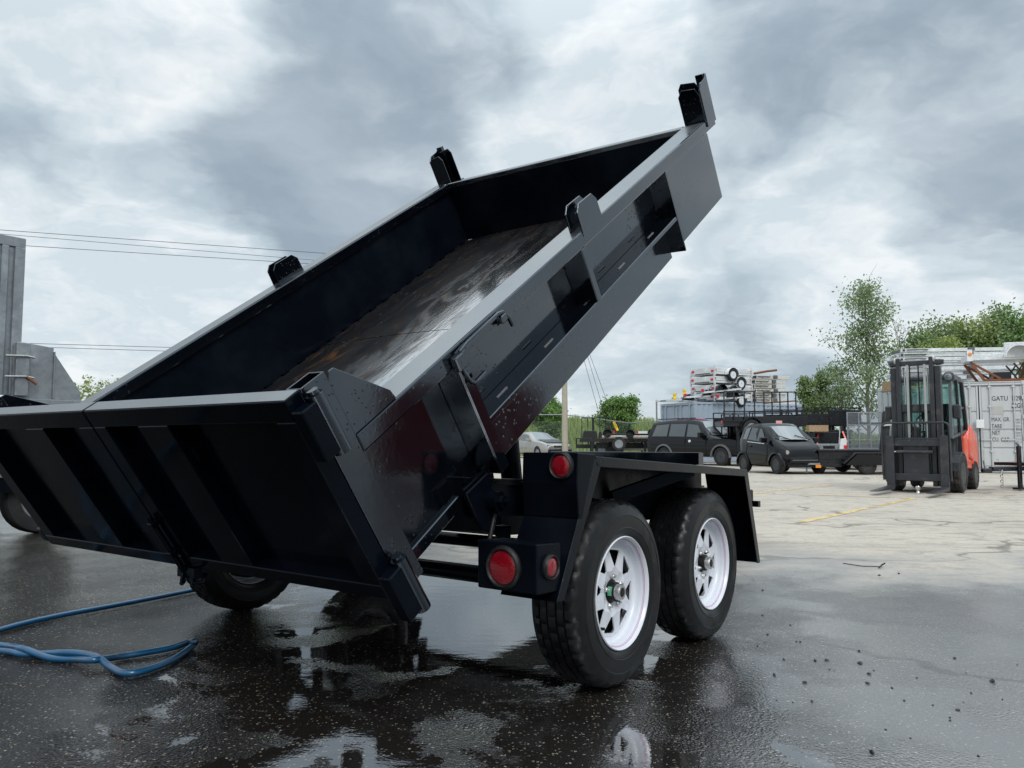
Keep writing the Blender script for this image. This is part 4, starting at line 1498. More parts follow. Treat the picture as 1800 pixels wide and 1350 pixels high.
    MB().prism(rf, 1, -.47, .47).build('roof', C_, e, bevel=.02)
    MB().add([(.19, -.44, 1.0), (.19, .44, 1.0), (.04, .42, 1.98), (.04, -.42, 1.98)], [(0, 1, 2, 3)]).build('windscreen', M['cabglass'], e)
    MB().add([(-.97, -.44, 1.15), (-.97, .44, 1.15), (-.86, .42, 1.96), (-.86, -.42, 1.96)], [(0, 1, 2, 3)]).build('rear_window', M['cabglass'], e)
    MB().box(-.94, -.90, -.44, .44, 1.46, 1.52).build('rear_window_bar', C_, e)
    st = MB()
    st.prism([(-.85, .98), (-.35, 1.0), (-.35, 1.10), (-.72, 1.12), (-.82, 1.62), (-.92, 1.60)], 1, -.24, .24)
    st.build('seat', M['plastic'], e, bevel=.03, seg=2)
    MB().tube([(.08, .0, .95), (-.12, 0, 1.28)], .025, 8).build('steering_column', M['plastic'], e)
    sw = MB()
    sw.tube([Vector((-.13, .15 * math.cos(a), 1.29 + .12 * math.sin(a))) + Vector((-.09 * math.sin(a), 0, 0)) for a in [k * PI / 8 for k in range(17)]], .014, 6)
    sw.build('steering_wheel', M['plastic'], e, smooth=60)
    # wheels
    def ftyre(c, r, w, s, nm):
        q = empty(nm, c)
        q.parent = e
        ty = MB()
        n = 36
        pr = [(r * .55, -w * .45), (r * .8, -w * .5), (r * .93, -w * .48), (r, -w * .38), (r, -.02), (r * .955, 0), (r, .02), (r, w * .38), (r * .93, w * .48), (r * .8, w * .5), (r * .55, w * .45)]
        ty.lathe(pr, n, closed=True, rmod=lambda j, k, rr: rr * (.935 if (k + (2 if j > 5 else 0)) % 4 < 1 and 2 <= j <= 8 else 1))
        ty.build('tyre', M['tyrelug'], q, smooth=25)
        rm = MB()
        rm.lathe([(r * .56, s * w * .46), (r * .5, s * w * .30), (r * .3, s * w * .26), (r * .2, s * w * .42), (0, s * w * .42)], 24)
        rm.build('rim', M['mast'], q, smooth=35)
    for s in (-1, 1):
        ftyre((0, s * .50, .345), .345, .22, s, 'front_wheel')
        ftyre((-1.32, s * .47, .27), .27, .18, s, 'rear_wheel')
    return e


forklift()
bp = gnd(1614, 868)
o = MB()
o.lathe([(.0, 0), (.035, .0), (.03, .03), (.018, .05), (.02, .06), (.04, .08), (.046, .105), (.035, .135), (.0, .145)], 16, (0, 0, 0), 2)
o = o.build('tow_ball', M['chrome'], None, smooth=50)
o.location = (bp.x, bp.y, 0)
tag(o, 'chrome tow ball lying on the ground in front of the forklift', 'tow ball')


# ------------------------------------------------------------------ cars
def car(name, loc, rz, label, st, paint, wheels, side_glass, screen, rear_screen=None, cat='car', wr=.31, ww=.2, rimmat='mast', scale=1.0, arch=1.13, front=None, flare=None):
    """st: stations (x, z_bottom, z_belt, z_roof, half width low, half width belt, half width roof), rear to front"""
    e = empty(name, loc, rz, label, cat)
    e.scale = (scale,) * 3
    xs = [a[0] for a in st]

    def S(x):
        for i in range(len(st) - 1):
            if x <= st[i + 1][0] or i == len(st) - 2:
                t = min(max((x - st[i][0]) / (st[i + 1][0] - st[i][0]), 0), 1)
                return [st[i][k] + (st[i + 1][k] - st[i][k]) * t for k in range(7)]

    def sec(x):
        _, zb, zl, zr, wb, wl, wr_ = S(x)
        h = zl - zb
        return [(0, zb), (wb * .80, zb), (wb * .96, zb + .08 * h), (wb, zb + .28 * h), (wb * 1.0, zb + .55 * h), (wl + (wb - wl) * .55, zb + .82 * h), (wl, zl),
                (wl + (wr_ - wl) * .82, zl + (zr - zl) * .80), (wr_ * .90 + .0, zl + (zr - zl) * .965), (wr_ * .5, zr), (0, zr)]
    X = []
    for i in range(len(xs) - 1):
        n = max(1, int(abs(xs[i + 1] - xs[i]) / .12))
        X += [xs[i] + (xs[i + 1] - xs[i]) * k / n for k in range(n)]
    X.append(xs[-1])
    R_ = [sec(x) for x in X]
    np_ = len(R_[0])
    bd = MB()
    vs, fs = [], []
    for x, q in zip(X, R_):
        vs += [(x, y_, z_) for y_, z_ in q] + [(x, -y_, z_) for y_, z_ in q]
    for i in range(len(X) - 1):
        for k in range(np_ - 1):
            a, b_ = i * 2 * np_, (i + 1) * 2 * np_
            fs.append((a + k, a + k + 1, b_ + k + 1, b_ + k))
            fs.append((a + np_ + k, b_ + np_ + k, b_ + np_ + k + 1, a + np_ + k + 1))
    for i in (0, len(X) - 1):
        a = i * 2 * np_
        fs.append(tuple(a + k for k in range(np_)))
        fs.append(tuple(a + np_ + k for k in range(np_)))
    bd.add(vs, fs)
    # wheel openings are cut as deep dark wells
    ob = bd.build('body', M[paint], e, smooth=38)
    cutter = MB()
    for wx in wheels:
        for s in (-1, 1):
            cutter.lathe([(wr * arch, -.16), (wr * arch, .16)], 24, (wx, s * (st[len(st) // 2][4] - .02), wr))
    ct = cutter.build('wheel_well_cutter', M['plastic'], e)
    md = ob.modifiers.new('wells', 'BOOLEAN')
    md.object = ct
    md.operation = 'DIFFERENCE'
    md.solver = 'EXACT'
    bpy.context.view_layer.update()
    dg = bpy.context.evaluated_depsgraph_get()
    nm = bpy.data.meshes.new_from_object(ob.evaluated_get(dg))
    ob.modifiers.clear()
    ob.data = nm
    bpy.data.objects.remove(ct)

    def skin(x, t, off):
        """point on the glasshouse side between belt (t=0) and roof (t=1)"""
        _, zb, zl, zr, wb, wl, wr_ = S(x)
        y_ = wl + (wr_ - wl) * .82 * t / .80 if t <= .8 else None
        return (x, y_ + off, zl + (zr - zl) * t)
    for (xb0, xb1, xt0, xt1) in side_glass:
        for s in (-1, 1):
            g_ = MB()
            v_ = [skin(xb0, .06, .012), skin(xb1, .06, .012), skin(xt1, .76, .012), skin(xt0, .76, .012)]
            g_.add([(a, s * b_, c) for a, b_, c in v_], [(0, 1, 2, 3)])
            g_.build('side_window', M['glass_dark'], e)
    for scr, nmx in ((screen, 'windscreen'), (rear_screen, 'rear_window')):
        if not scr:
            continue
        x0, x1 = scr
        a, b_ = S(x0), S(x1)
        sg = 1 if nmx == 'windscreen' else -1
        n = 6
        vs, fs = [], []
        for j in range(2):
            q = (a, b_)[j]
            for k in range(n + 1):
                t = -1 + 2 * k / n
                wv_ = q[6] * .86
                vs.append((q[0] + sg * (.02 + .06 * (1 - t * t) - .03), t * wv_, q[3] + .018 - .03 * t * t))
        for k in range(n):
            fs.append((k, k + 1, n + 2 + k, n + 1 + k))
        MB().add(vs, fs).build(nmx, M['glass_lit'], e, smooth=60)
    for wx in wheels:
        for s in (-1, 1):
            yw = st[len(st) // 2][4]
            w = far_wheel(e, (wx, s * (yw - ww * .5 - .005), wr), wr, ww, s, rimmat)
            MB().lathe([(wr * (arch - .02), -.14), (wr * (arch - .02), .10), (.0, -.14)][::-1], 20, (wx, s * (yw - .2), wr)).build('wheel_well', M['plastic'], e) if False else None
            if flare:
                fl = MB()
                vs, fs = [], []
                n = 12
                for k in range(n + 1):
                    a = -.1 + (PI + .2) * k / n
                    for rr, yy in ((wr * arch, yw - .04), (wr * arch, yw + .028), (wr * (arch + .20), yw + .018), (wr * (arch + .22), yw - .04)):
                        vs.append((wx + rr * math.cos(a), s * yy, wr + rr * math.sin(a)))
                for k in range(n):
                    for j in range(3):
                        fs.append((k * 4 + j, k * 4 + j + 1, k * 4 + j + 5, k * 4 + j + 4))
                fl.add(vs, fs)
                fl.build('wheel_arch', M[flare], e, smooth=40)
    return e


def on(px, d):
    p = at(px, 776, d)
    return (p.x, p.y, 0)


# two seat microcar, black, front turned to the camera
sm = car('microcar', on(1371, 22.6), R(-76), 'tiny black two seat car with its headlamps missing, right of the black SUV',
         [(-1.22, .55, .95, 1.02, .60, .62, .58), (-1.20, .30, 1.0, 1.30, .70, .68, .55), (-1.05, .22, 1.02, 1.47, .76, .72, .58), (-.6, .20, 1.0, 1.535, .78, .74, .60), (-.1, .20, .97, 1.53, .78, .75, .60), (.22, .20, .93, 1.42, .78, .75, .58),
          (.62, .20, .90, 1.12, .78, .74, .66), (.80, .20, .88, .96, .78, .72, .66), (1.0, .22, .80, .88, .77, .68, .58), (1.16, .25, .68, .76, .70, .58, .50), (1.24, .28, .52, .58, .60, .50, .42)],
         'carblack', (-.88, .93), [(-.62, .42, -.5, .05), (-.93, -.68, -.85, -.57)], (.74, .20), None, wr=.285, ww=.18, scale=.93, arch=1.12, flare='carblack')
for s in (-1, 1):
    MB().box(.92, 1.12, s * .50 - .14, s * .50 + .14, .60, .74).build('headlamp_hole', M['plastic'], sm, bevel=.03)
    MB().lathe([(0, 0), (.05, 0), (.06, .03), (0, .05)][::-1], 12, (1.10, s * .50, .66), 0).build('bulb_holder', M['white'], sm, smooth=40)
    MB().bar((.50, s * .80, .98), (.50, s * .90, 1.0), .05, .04).box(.44, .58, s * .90 - .10, s * .90 + .10, .93, 1.09).build('door_mirror', M['carblack'], sm, bevel=.02)
    MB().tube([(-.60, s * .765, .96), (.35, s * .775, .90)], .012, 6).build('belt_strip', M['alu'], sm)
    MB().box(-1.205, -1.17, s * .60 - .06, s * .60 + .06, .92, 1.0).build('tail_lamp', M['red'], sm)
    MB().tube([(.78, s * .32 + .2, 1.02), (.66, s * .32 - .25, 1.16)], .012, 5).build('wiper', M['plastic'], sm)
for s in (-1, 1):
    MB().tube([(-.62, s * .79, .30), (-.66, s * .79, .60), (-.62, s * .765, .97)], .007, 5).build('door_gap', M['plastic'], sm)
    MB().tube([(.46, s * .785, .90), (.52, s * .795, .6), (.44, s * .79, .34)], .007, 5).build('door_gap', M['plastic'], sm)
    MB().box(-.52, -.36, s * .79 - .012, s * .79 + .012, .80, .84).build('door_handle', M['carblack'], sm, bevel=.008)
MB().box(1.14, 1.26, -.50, .50, .30, .50).build('grille', M['plastic'], sm, bevel=.03)
MB().box(1.18, 1.275, -.56, .56, .20, .28).build('bumper', M['carblack'], sm, bevel=.03)
MB().box(1.20, 1.272, -.42, .42, .40, .43).build('grille_bar', M['trimgrey'], sm)

# black SUV left of it, stripped of its grille and headlamps
sv_ = car('suv', on(1240, 30.5), R(-52), 'black SUV with missing grille and a boxy roof, parked left of the microcar',
          [(-2.45, .55, 1.08, 1.12, .86, .84, .70), (-2.42, .42, 1.12, 1.50, .92, .88, .70), (-2.25, .36, 1.14, 1.80, .96, .90, .68), (-1.4, .34, 1.14, 1.88, .97, .92, .70), (-.2, .34, 1.12, 1.88, .97, .92, .70), (.25, .34, 1.10, 1.80, .97, .92, .68),
           (.85, .34, 1.10, 1.24, .97, .92, .80), (1.05, .36, 1.10, 1.18, .97, .90, .78), (1.9, .36, 1.05, 1.12, .95, .88, .76), (2.25, .38, 1.0, 1.06, .92, .84, .72), (2.38, .42, .92, .98, .88, .80, .68)],
          'carblack', (-1.45, 1.48), [(-2.15, -1.30, -2.0, -1.28), (-1.2, -.35, -1.18, -.35), (-.25, .62, -.25, .22)], (.92, .22), None, 'suv', wr=.37, ww=.25, scale=.93, flare='trimgrey')
MB().box(2.16, 2.42, -.78, .78, .66, .96).build('grille_opening', M['plastic'], sv_, bevel=.03)
MB().box(2.425, 2.435, -.18, .18, .72, .90).build('grille_bracket', M['trimgrey'], sv_)
MB().box(2.10, 2.50, -.90, .90, .40, .62).build('bumper', M['carblack'], sv_, bevel=.05, seg=2)
for s in (-1, 1):
    MB().lathe([(0, 0), (.07, 0), (.06, .02), (0, .03)][::-1], 14, (2.50, s * .62, .50), 0).build('fog_lamp', M['white'], sv_, smooth=40)
    MB().box(.50, .68, s * 1.06 - .12, s * 1.06 + .12, 1.12, 1.34).build('door_mirror', M['carblack'], sv_, bevel=.03)
    MB().tube([(-2.0, s * .60, 1.92), (.0, s * .60, 1.94)], .022, 6).build('roof_rail', M['carblack'], sv_)
    MB().cyl((-.05, s * .975, .98), .055, -.01, .02, 14).build('door_badge', M['white'], sv_)
    MB().box(-.32, -.30, s * .972 - .006, s * .972 + .006, .42, 1.1).build('door_gap', M['plastic'], sv_)
    MB().box(.75, .77, s * .972 - .006, s * .972 + .006, .42, 1.05).build('door_gap', M['plastic'], sv_)
    MB().tube([(.95, s * .3 + .25, 1.25), (.80, s * .3 - .3, 1.36)], .012, 5).build('wiper', M['plastic'], sv_)
MB().tube([(-1.9, -.1, 1.93), (-1.2, .3, 1.97), (-.6, -.1, 1.94), (-.2, .25, 1.93)], .02, 6).build('pink_strap', simple('pink_strap', (.7, .2, .35), .6), sv_)

# silver sedan behind the fender
sd = car('sedan', on(945, 43.0), R(-60), 'silver sedan with bare black bonnet, behind the tail light of the dump trailer',
         [(-2.2, .50, .92, .97, .78, .74, .62), (-2.1, .30, .95, 1.02, .84, .80, .66), (-1.55, .24, .96, 1.08, .86, .82, .68), (-1.0, .22, .95, 1.38, .86, .82, .60), (-.3, .22, .93, 1.43, .86, .82, .60), (.15, .22, .92, 1.36, .86, .82, .60),
          (.85, .22, .90, 1.00, .86, .82, .70), (1.5, .22, .84, .90, .86, .80, .70), (2.05, .26, .74, .78, .82, .74, .64), (2.22, .32, .62, .66, .74, .66, .56)],
         'carsilver', (-1.32, 1.32), [(-1.45, -.55, -1.1, -.55), (-.48, .62, -.48, .12)], (.9, .14), (-1.5, -1.02), wr=.31, ww=.19, rimmat='galv')
MB().add([(.95, -.62, 1.012), (.95, .62, 1.012), (1.95, .60, .845), (1.95, -.60, .845)], [(0, 1, 2, 3)]).build('bonnet', M['paint_far'], sd)
for s in (-1, 1):
    MB().box(1.85, 2.16, s * .58 - .16, s * .58 + .16, .62, .74).build('headlamp', M['glass_lit'], sd, bevel=.03)
    MB().box(.45, .60, s * .94 - .09, s * .94 + .09, .92, 1.04).build('door_mirror', M['carsilver'], sd, bevel=.02)
MB().box(2.10, 2.22, -.40, .40, .55, .68).build('grille', M['plastic'], sd, bevel=.02)
MB().box(2.05, 2.27, -.74, .74, .30, .50).build('bumper', M['paint_far'], sd, bevel=.04)


# ------------------------------------------------------------------ stacks on the blue container
ZB = 2.58


def utility_trailer(loc, rz, wx, label, hub='rim'):
    """small white box trailer, near side -y, tail end -x; 2.3 x 1.45 m, box .34 high, lying on its neighbour"""
    e = empty('utility_trailer', loc, rz, label, 'trailer', 'white utility trailers stacked on the blue container')
    A = M['alu']
    L_, W_, H_ = 2.15, 1.5, .31
    for y0 in (-.02, W_ - .02):
        for z0 in (0, .10, .20):
            MB().box(0, L_, y0 - (.012 if z0 == .10 else 0), y0 + .035, z0 + .004, z0 + .096).build('side_board', A, e, bevel=.006)
    MB().box(.0, .03, .016, W_ - .021, .03, .30).build('tail_board', A, e)
    MB().box(L_ - .03, L_, .016, W_ - .021, .03, .30).build('front_board', A, e)
    MB().box(.03, L_ - .03, .016, W_ - .021, .0, .03).build('deck', A, e)
    for x in (-.02, L_ - .02):
        for y0 in (-.04, W_ - .0):
            MB().box(x, x + .05, y0, y0 + .05, -.05, H_ + .07).build('corner_post', A, e)
    for y0, z0 in ((.06, .10), (W_ - .2, .14)):
        MB().box(-.03, -.001, y0, y0 + .13, z0, z0 + .09).build('tail_lamp', M['red'], e)
    for x in (.03, L_ - .08):
        MB().box(x, x + .05, -.05, -.042, .16, .23).build('side_marker', M['red'] if x < 1 else M['amber'], e)
    MB().box(-.035, -.001, .30, W_ - .30, .03, .07).build('tail_bracket', M['trimgrey'], e)
    far_wheel(e, (wx, -.17, -.02), .27, .17, -1, hub)
    arc_fender(e, (wx, -.02), .31, .22, -.27, A)
    return e


cbv = Vector(on(1257, 33.6))
for i, (wx, lab) in enumerate(((1.35, 'lowest white utility trailer in the stack on the blue container'), (.85, 'second lowest white utility trailer in the stack on the blue container'),
                               (1.35, 'second highest white utility trailer in the stack on the blue container'), (.85, 'topmost white utility trailer in the stack on the blue container'))):
    utility_trailer((cbv.x + (.03 if i % 2 else 0), cbv.y, ZB + .10 + i * .375), R(28), wx, lab)


def frame_layers(name, loc, rz, n, L_, W_, dz, mt, label, seed, group=None, cat='trailer frame'):
    """n flat trailer frames, each a thing of its own"""
    rn = random.Random(seed)
    for i in range(n):
        e = empty(name, (loc[0] + rn.uniform(-.08, .08), loc[1] + rn.uniform(-.08, .08), loc[2] + i * dz), rz + R(rn.uniform(-2, 2)), label[i] if isinstance(label, list) else label, cat, group)
        for y0 in (0, W_):
            MB().box(rn.uniform(-.1, .1), L_ + rn.uniform(-.1, .1), y0 - .03, y0 + .03, 0, dz * .72).build('frame_rail', M[mt], e, bevel=.006)
        for k in range(4):
            x = .15 + k * (L_ - .35) / 3
            MB().box(x, x + .06, .031, W_ - .031, .02, dz * .55).build('cross_bar', M[mt], e)
        MB().tube([(.1, -.06, dz * .45), (.55, -.09, dz * .5), (.75, -.06, dz * .42)], .02, 6).build('axle_stub', M['trimgrey'], e)
        MB().box(L_ * .55, L_ * .55 + .18, -.10, -.031, dz * .1, dz * .8).build('spring_hanger', M['trimgrey'], e)
        MB().box(-.02, .05, -.05, .12, dz * .15, dz * .6).build('lamp_bracket', M['mast'], e)
        if i % 2 == 0:
            MB().box(-.03, -.001, W_ * .2, W_ * .8, dz * .1, dz * .65).build('plate_bracket', M['trimgrey'], e)


ord_ = ['lowest', 'second', 'third', 'fourth', 'fifth', 'sixth', 'seventh', 'eighth']
c2 = on(1328, 34.6)
frame_layers('flat_trailer', (c2[0], c2[1], ZB + .08), R(18), 6, 1.75, 1.3, .205, 'cream', ['%s pale trailer frame counting upward in the right stack on the blue container' % w for w in ord_[:6]], 5, 'pale trailer frames stacked on the blue container')
MB_ = MB().tube([(0, 0, 0), (.55, .05, .10), (1.05, .1, .16)], .05, 8).build('loose_beam', M['rust'])
MB_.location = (c2[0], c2[1], ZB + 1.33)
tag(MB_, 'short brown beam lying on top of the pale trailer frames', 'beam')

# heap of boat trailer frames with black mudguards in front of the stack
def boat_trailer(loc, rz, label, tilt=0.0, lamp=True, L_=2.4):
    e = empty('boat_trailer', loc, rz, label, 'trailer', 'galvanised frames heaped on the blue container')
    e.rotation_euler = (0, tilt, rz)
    for y0 in (0, .75):
        MB().box(0, L_, y0 - .03, y0 + .03, .05, .13).build('frame_rail', M['alu'], e, bevel=.006)
    for x in (.2, L_ * .5, L_ - .3):
        MB().box(x, x + .06, .031, .719, .06, .12).build('cross_bar', M['galv'], e)
    MB().bar((.3, 0, .15), (.6, .1, .40), .04, .04).build('bunk_post', M['galv'], e)
    MB().bar((L_ - .7, 0, .15), (L_ - .9, .1, .36), .04, .04).build('bunk_post', M['galv'], e)
    arc_fender(e, (L_ * .45, .10), .26, .18, -.22, M['paint_far'])
    MB().bar((L_ * .55, -.05, .14), (L_ * .9, -.05, .30), .05, .03).build('brace', M['trimgrey'], e)
    if lamp:
        MB().box(-.02, .07, -.08, .02, .12, .25).build('tail_lamp', M['red'], e, bevel=.01)
    return e


b0 = on(1172, 33.9)
boat_trailer((b0[0], b0[1], ZB + .02), R(24), 'galvanised boat trailer frame lowest in the heap on the blue container', 0, False)
b0 = on(1205, 33.5)
boat_trailer((b0[0], b0[1], ZB + .12), R(14), 'galvanised boat trailer frame with black mudguard, left one in the heap', R(-4))
b0 = on(1236, 33.2)
boat_trailer((b0[0], b0[1], ZB + .30), R(20), 'galvanised boat trailer frame with black mudguard tipped on the heap top', R(-6), True, 2.0)
b0 = on(1262, 33.1)
boat_trailer((b0[0], b0[1], ZB + .05), R(20), 'galvanised boat trailer frame with red lamps at the right end of the heap', R(-3), True, 1.6)
for px, py, lab in ((1186, 697, 'yellow winch strap bundle lower left on the blue container'), (1203, 690, 'yellow winch strap bundle higher on the blue container')):
    q = at(px, py, 33.6)
    o = MB().lathe([(0, -.16), (.07, -.15), (.08, -.05), (.05, 0), (.08, .06), (.06, .15), (0, .16)], 10, (0, 0, 0), 2).build('strap_bundle', M['yellow'], None, smooth=40)
    o.location = q
    tag(o, lab, 'strap')

# ------------------------------------------------------------------ stacks on the white and grey containers
ZW = 2.62
ww_ = at(1588, 776, 25.5)
frame_layers('stacked_boat_trailer', (ww_.x, ww_.y, ZW + .30), R(-8), 7, 3.6, 1.3, .15, 'alu', ['%s white trailer frame counting upward in the pile above the forklift' % w for w in ord_[:7]], 9, 'white trailer frames piled above the forklift')
for px0 in (1600, 1668):
    q = at(px0, 776, 25.6)
    o = MB().box(-.1, .1, -.1, 1.6, 0, .33).build('timber_block', M['wood'])
    o.location = (q.x, q.y, ZW + .002)
    tag(o, 'timber block under the %s end of the white trailer frames' % ('left' if px0 < 1640 else 'right'), 'timber block')
q = at(1712, 776, 23.0)
ru = empty('rusty_cradle', (q.x, q.y, ZW + .01), R(-20), 'rusty brown steel cradle on the roof of the white container', 'cradle')
for y0 in (0, .9):
    MB().bar((0, y0, .62), (.34, y0, .06), .07, .07).build('end_leg', M['rust'], ru)
    MB().bar((.34, y0, .05), (2.2, y0, .05), .08, .09).build('base_beam', M['rust'], ru)
    MB().bar((.05, y0, .56), (.75, y0, .10), .05, .06).build('diagonal', M['rust'], ru)
    MB().bar((1.45, y0, .1), (1.62, y0, .66), .10, .08).build('post', M['rust'], ru)
    MB().bar((1.10, y0, .12), (1.35, y0, .55), .04, .04).build('brace', M['paint_far'], ru)
    MB().bar((1.40, y0, .12), (1.10, y0, .55), .04, .04).build('brace', M['paint_far'], ru)
MB().box(.6, 1.05, .1, .7, .08, .30).build('black_box', M['paint_far'], ru)
tp_ = empty('aluminium_trailer', (q.x - .1, q.y - .02, ZW + .64), R(-20), 'white aluminium trailer with round mudguard on the rusty cradle', 'trailer')
MB().box(0, 2.4, -.05, 1.0, .02, .20).build('frame', M['alu'], tp_, bevel=.01)
MB().box(-.02, .12, -.08, -.0505, .0, .34).build('end_plate', M['white'], tp_)
MB().lathe([(0, -.02), (.05, -.015), (.05, 0)], 14, (.06, -.085, .20)).build('marker_lamp', M['amber'], tp_)
arc_fender(tp_, (1.25, .06), .33, .30, -.38, M['alu'])
MB().box(.95, 2.4, -.02, .05, .21, .52).build('side_board', M['alu'], tp_, bevel=.01)
MB().box(1.9, 2.05, -.10, 0, .1, .58).build('side_post', M['alu'], tp_)
q = at(1792, 612, 22.8)
o = MB().box(-.12, .3, -.1, .1, -.1, .1).box(-.2, .1, -.05, .05, -.32, -.1).build('winch', M['blueline'], None, bevel=.02)
o.location = q
tag(o, 'dark blue winch unit at the right edge above the white container', 'winch')


# ------------------------------------------------------------------ black landscape trailers
def ramp_gate(parent, x0, x1, z0, h, bars=5, mt='paint_far', name='ramp_gate', yy=-.10):
    g_ = empty(name)
    g_.parent = parent
    for k in range(bars):
        x = x0 + (x1 - x0) * k / (bars - 1)
        MB().box(x - .02, x + .02, yy - .02, yy + .02, z0 + .021, z0 + h - .021).build('gate_bar', M[mt], g_)
    for z_ in (z0, z0 + h * .5, z0 + h) if h > 1.6 else (z0, z0 + h):
        MB().box(x0 - .02, x1 + .02, yy - .019, yy + .019, z_ - .02, z_ + .02).build('gate_rail', M[mt], g_)
    return g_


def landscape_trailer(loc, rz, label, L_=4.2, W_=1.9, rail=.35, gate=None, hull=.32, wheels=True, fender='arc', cat='trailer', group=None, z=0.0, lamp=False, deck=None, fx=.42):
    """near side is -y (y=0), tail at x=0"""
    e = empty('landscape_trailer', (loc[0], loc[1], z), rz, label, cat, group)
    P_ = M['paint_far']
    for y0 in (0, W_):
        MB().box(0, L_, y0 - .03, y0 + .03, .42, .42 + hull).build('side_beam', P_, e, bevel=.006)
        if rail:
            MB().box(0, L_, y0 - .02, y0 + .02, .42 + hull + rail - .04, .42 + hull + rail).build('top_rail', P_, e)
            n = int(L_ / .62)
            for k in range(n + 1):
                x = .02 + k * (L_ - .04) / n
                MB().box(x - .02, x + .02, y0 - .018, y0 + .018, .42 + hull, .42 + hull + rail - .041).build('rail_post', P_, e)
    nb = 9
    for k in range(nb):
        y0 = .04 + k * (W_ - .08) / nb
        MB().box(.03, L_ - .03, y0, y0 + (W_ - .08) / nb - .012, .42 + hull * .45, .42 + hull * .45 + .04).build('deck_plank', M[deck or 'paint_far'], e)
    for x in (.03, L_ * .5, L_ - .1):
        MB().box(x, x + .07, .031, W_ - .031, .42, .42 + hull * .44).build('cross_member', P_, e)
    MB().bar((L_, .3, .5), (L_ + 1.2, W_ / 2, .5), .08, .1).build('drawbar', P_, e)
    MB().bar((L_, W_ - .3, .5), (L_ + 1.2, W_ / 2, .5), .08, .1).build('drawbar', P_, e)
    if gate:
        ramp_gate(e, *gate)
    if wheels:
        for dx in ((-.4, .4) if L_ > 4 else (0,)):
            for s, y0 in ((-1, -.14), (1, W_ + .14)):
                far_wheel(e, (L_ * fx + dx, y0, .33), .33, .2, s, 'galv')
    if fender == 'arc':
        for dx in ((-.4, .4) if L_ > 4 else (0,)):
            arc_fender(e, (L_ * fx + dx, .36), .37, .24, -.27, P_)
    elif fender == 'step':
        c = L_ * fx
        MB().prism([(c - .85, .36), (c - .55, .80), (c + .55, .80), (c + .85, .36), (c + .80, .36), (c + .52, .76), (c - .52, .76), (c - .80, .36)], 1, -.30, -.035).build('fender', P_, e, bevel=.01)
    if lamp:
        MB().box(L_ * .62, L_ * .62 + .22, -.045, -.031, .50, .62).build('side_lamp', simple('pale_pink_lamp', (.75, .35, .33), .4), e, bevel=.02)
        MB().box(-.03, -.001, .05, .2, .52, .64).build('tail_lamp', M['red'], e)
    return e


# upper row behind the microcar, set on stands
def stands(parent, L_, W_, z):
    for x in (.5, L_ - .6):
        for y0 in (.1, W_ - .2):
            MB().box(x, x + .1, y0, y0 + .1, -z, .419).build('stand_leg', M['paint_far'], parent)


q = on(1272, 28.2)
t1 = landscape_trailer(q, R(-3), 'black landscape trailer with tall ramp gate, raised at left behind the microcar', 3.0, 1.8, .20, (.02, 1.10, .62, 1.05, 4), .36, True, 'arc', z=1.02, lamp=True, fx=.32, group='black trailers raised behind the microcar')
stands(t1, 3.0, 1.8, 1.02)
q = on(1343, 29.4)
t2 = landscape_trailer(q, R(0), 'black landscape trailer with tall ramp gate, raised in the middle behind the microcar', 3.2, 1.8, .20, (.0, 1.2, .62, 1.05, 5), .40, False, None, z=1.08, lamp=True, group='black trailers raised behind the microcar')
MB().bar((.0, -.07, 1.25), (1.2, -.07, 1.34), .03, .05).build('rusty_bar', M['rust'], t2)
stands(t2, 3.2, 1.8, 1.08)
q = on(1402, 28.6)
t3 = landscape_trailer(q, R(-2), 'black landscape trailer with low side rails, raised at right behind the microcar', 2.3, 1.8, .24, None, .42, False, None, z=1.06, lamp=True, group='black trailers raised behind the microcar')
MB().box(1.15, 2.3, -.05, -.031, .44, .98).build('tool_box', M['paint_far'], t3, bevel=.01)
stands(t3, 2.3, 1.8, 1.06)
# lower dark trailers under them
q = on(1268, 29.6)
landscape_trailer(q, R(-2), 'black flat trailer with orange timber deck under the raised left trailer', 3.1, 1.6, 0, (.0, .95, .55, 1.05, 4), .16, True, None, z=.30, deck='wood', fx=.6)
q = on(1432, 27.4)
bx = empty('black_equipment_trailer', q, R(-3), 'black box sided trailer with orange straps under the raised right trailer', 'trailer')
MB().box(0, 1.25, 0, 1.7, .62, 1.22).build('box', M['paint_far'], bx, bevel=.015)
MB().box(-.02, 1.27, -.03, 0, 1.22, 1.30).build('top_rail', M['paint_far'], bx)
for x in (.12, .95):
    MB().bar((x, -.05, 1.25), (x + (.16 if x > .5 else -.16), -.32, .55), .05, .015, (0, 1, 0)).build('orange_strap', M['orange'], bx)
MB().bar((.85, -.06, 1.3), (.80, -.06, .7), .03, .02).build('rope', M['white'], bx)
MB().box(-.3, .35, -.4, -.05, 1.24, 1.46).build('cardboard', M['wood'], bx)
far_wheel(bx, (.6, -.1, .34), .34, .2, -1)
far_wheel(bx, (.6, 1.8, .34), .34, .2, 1)
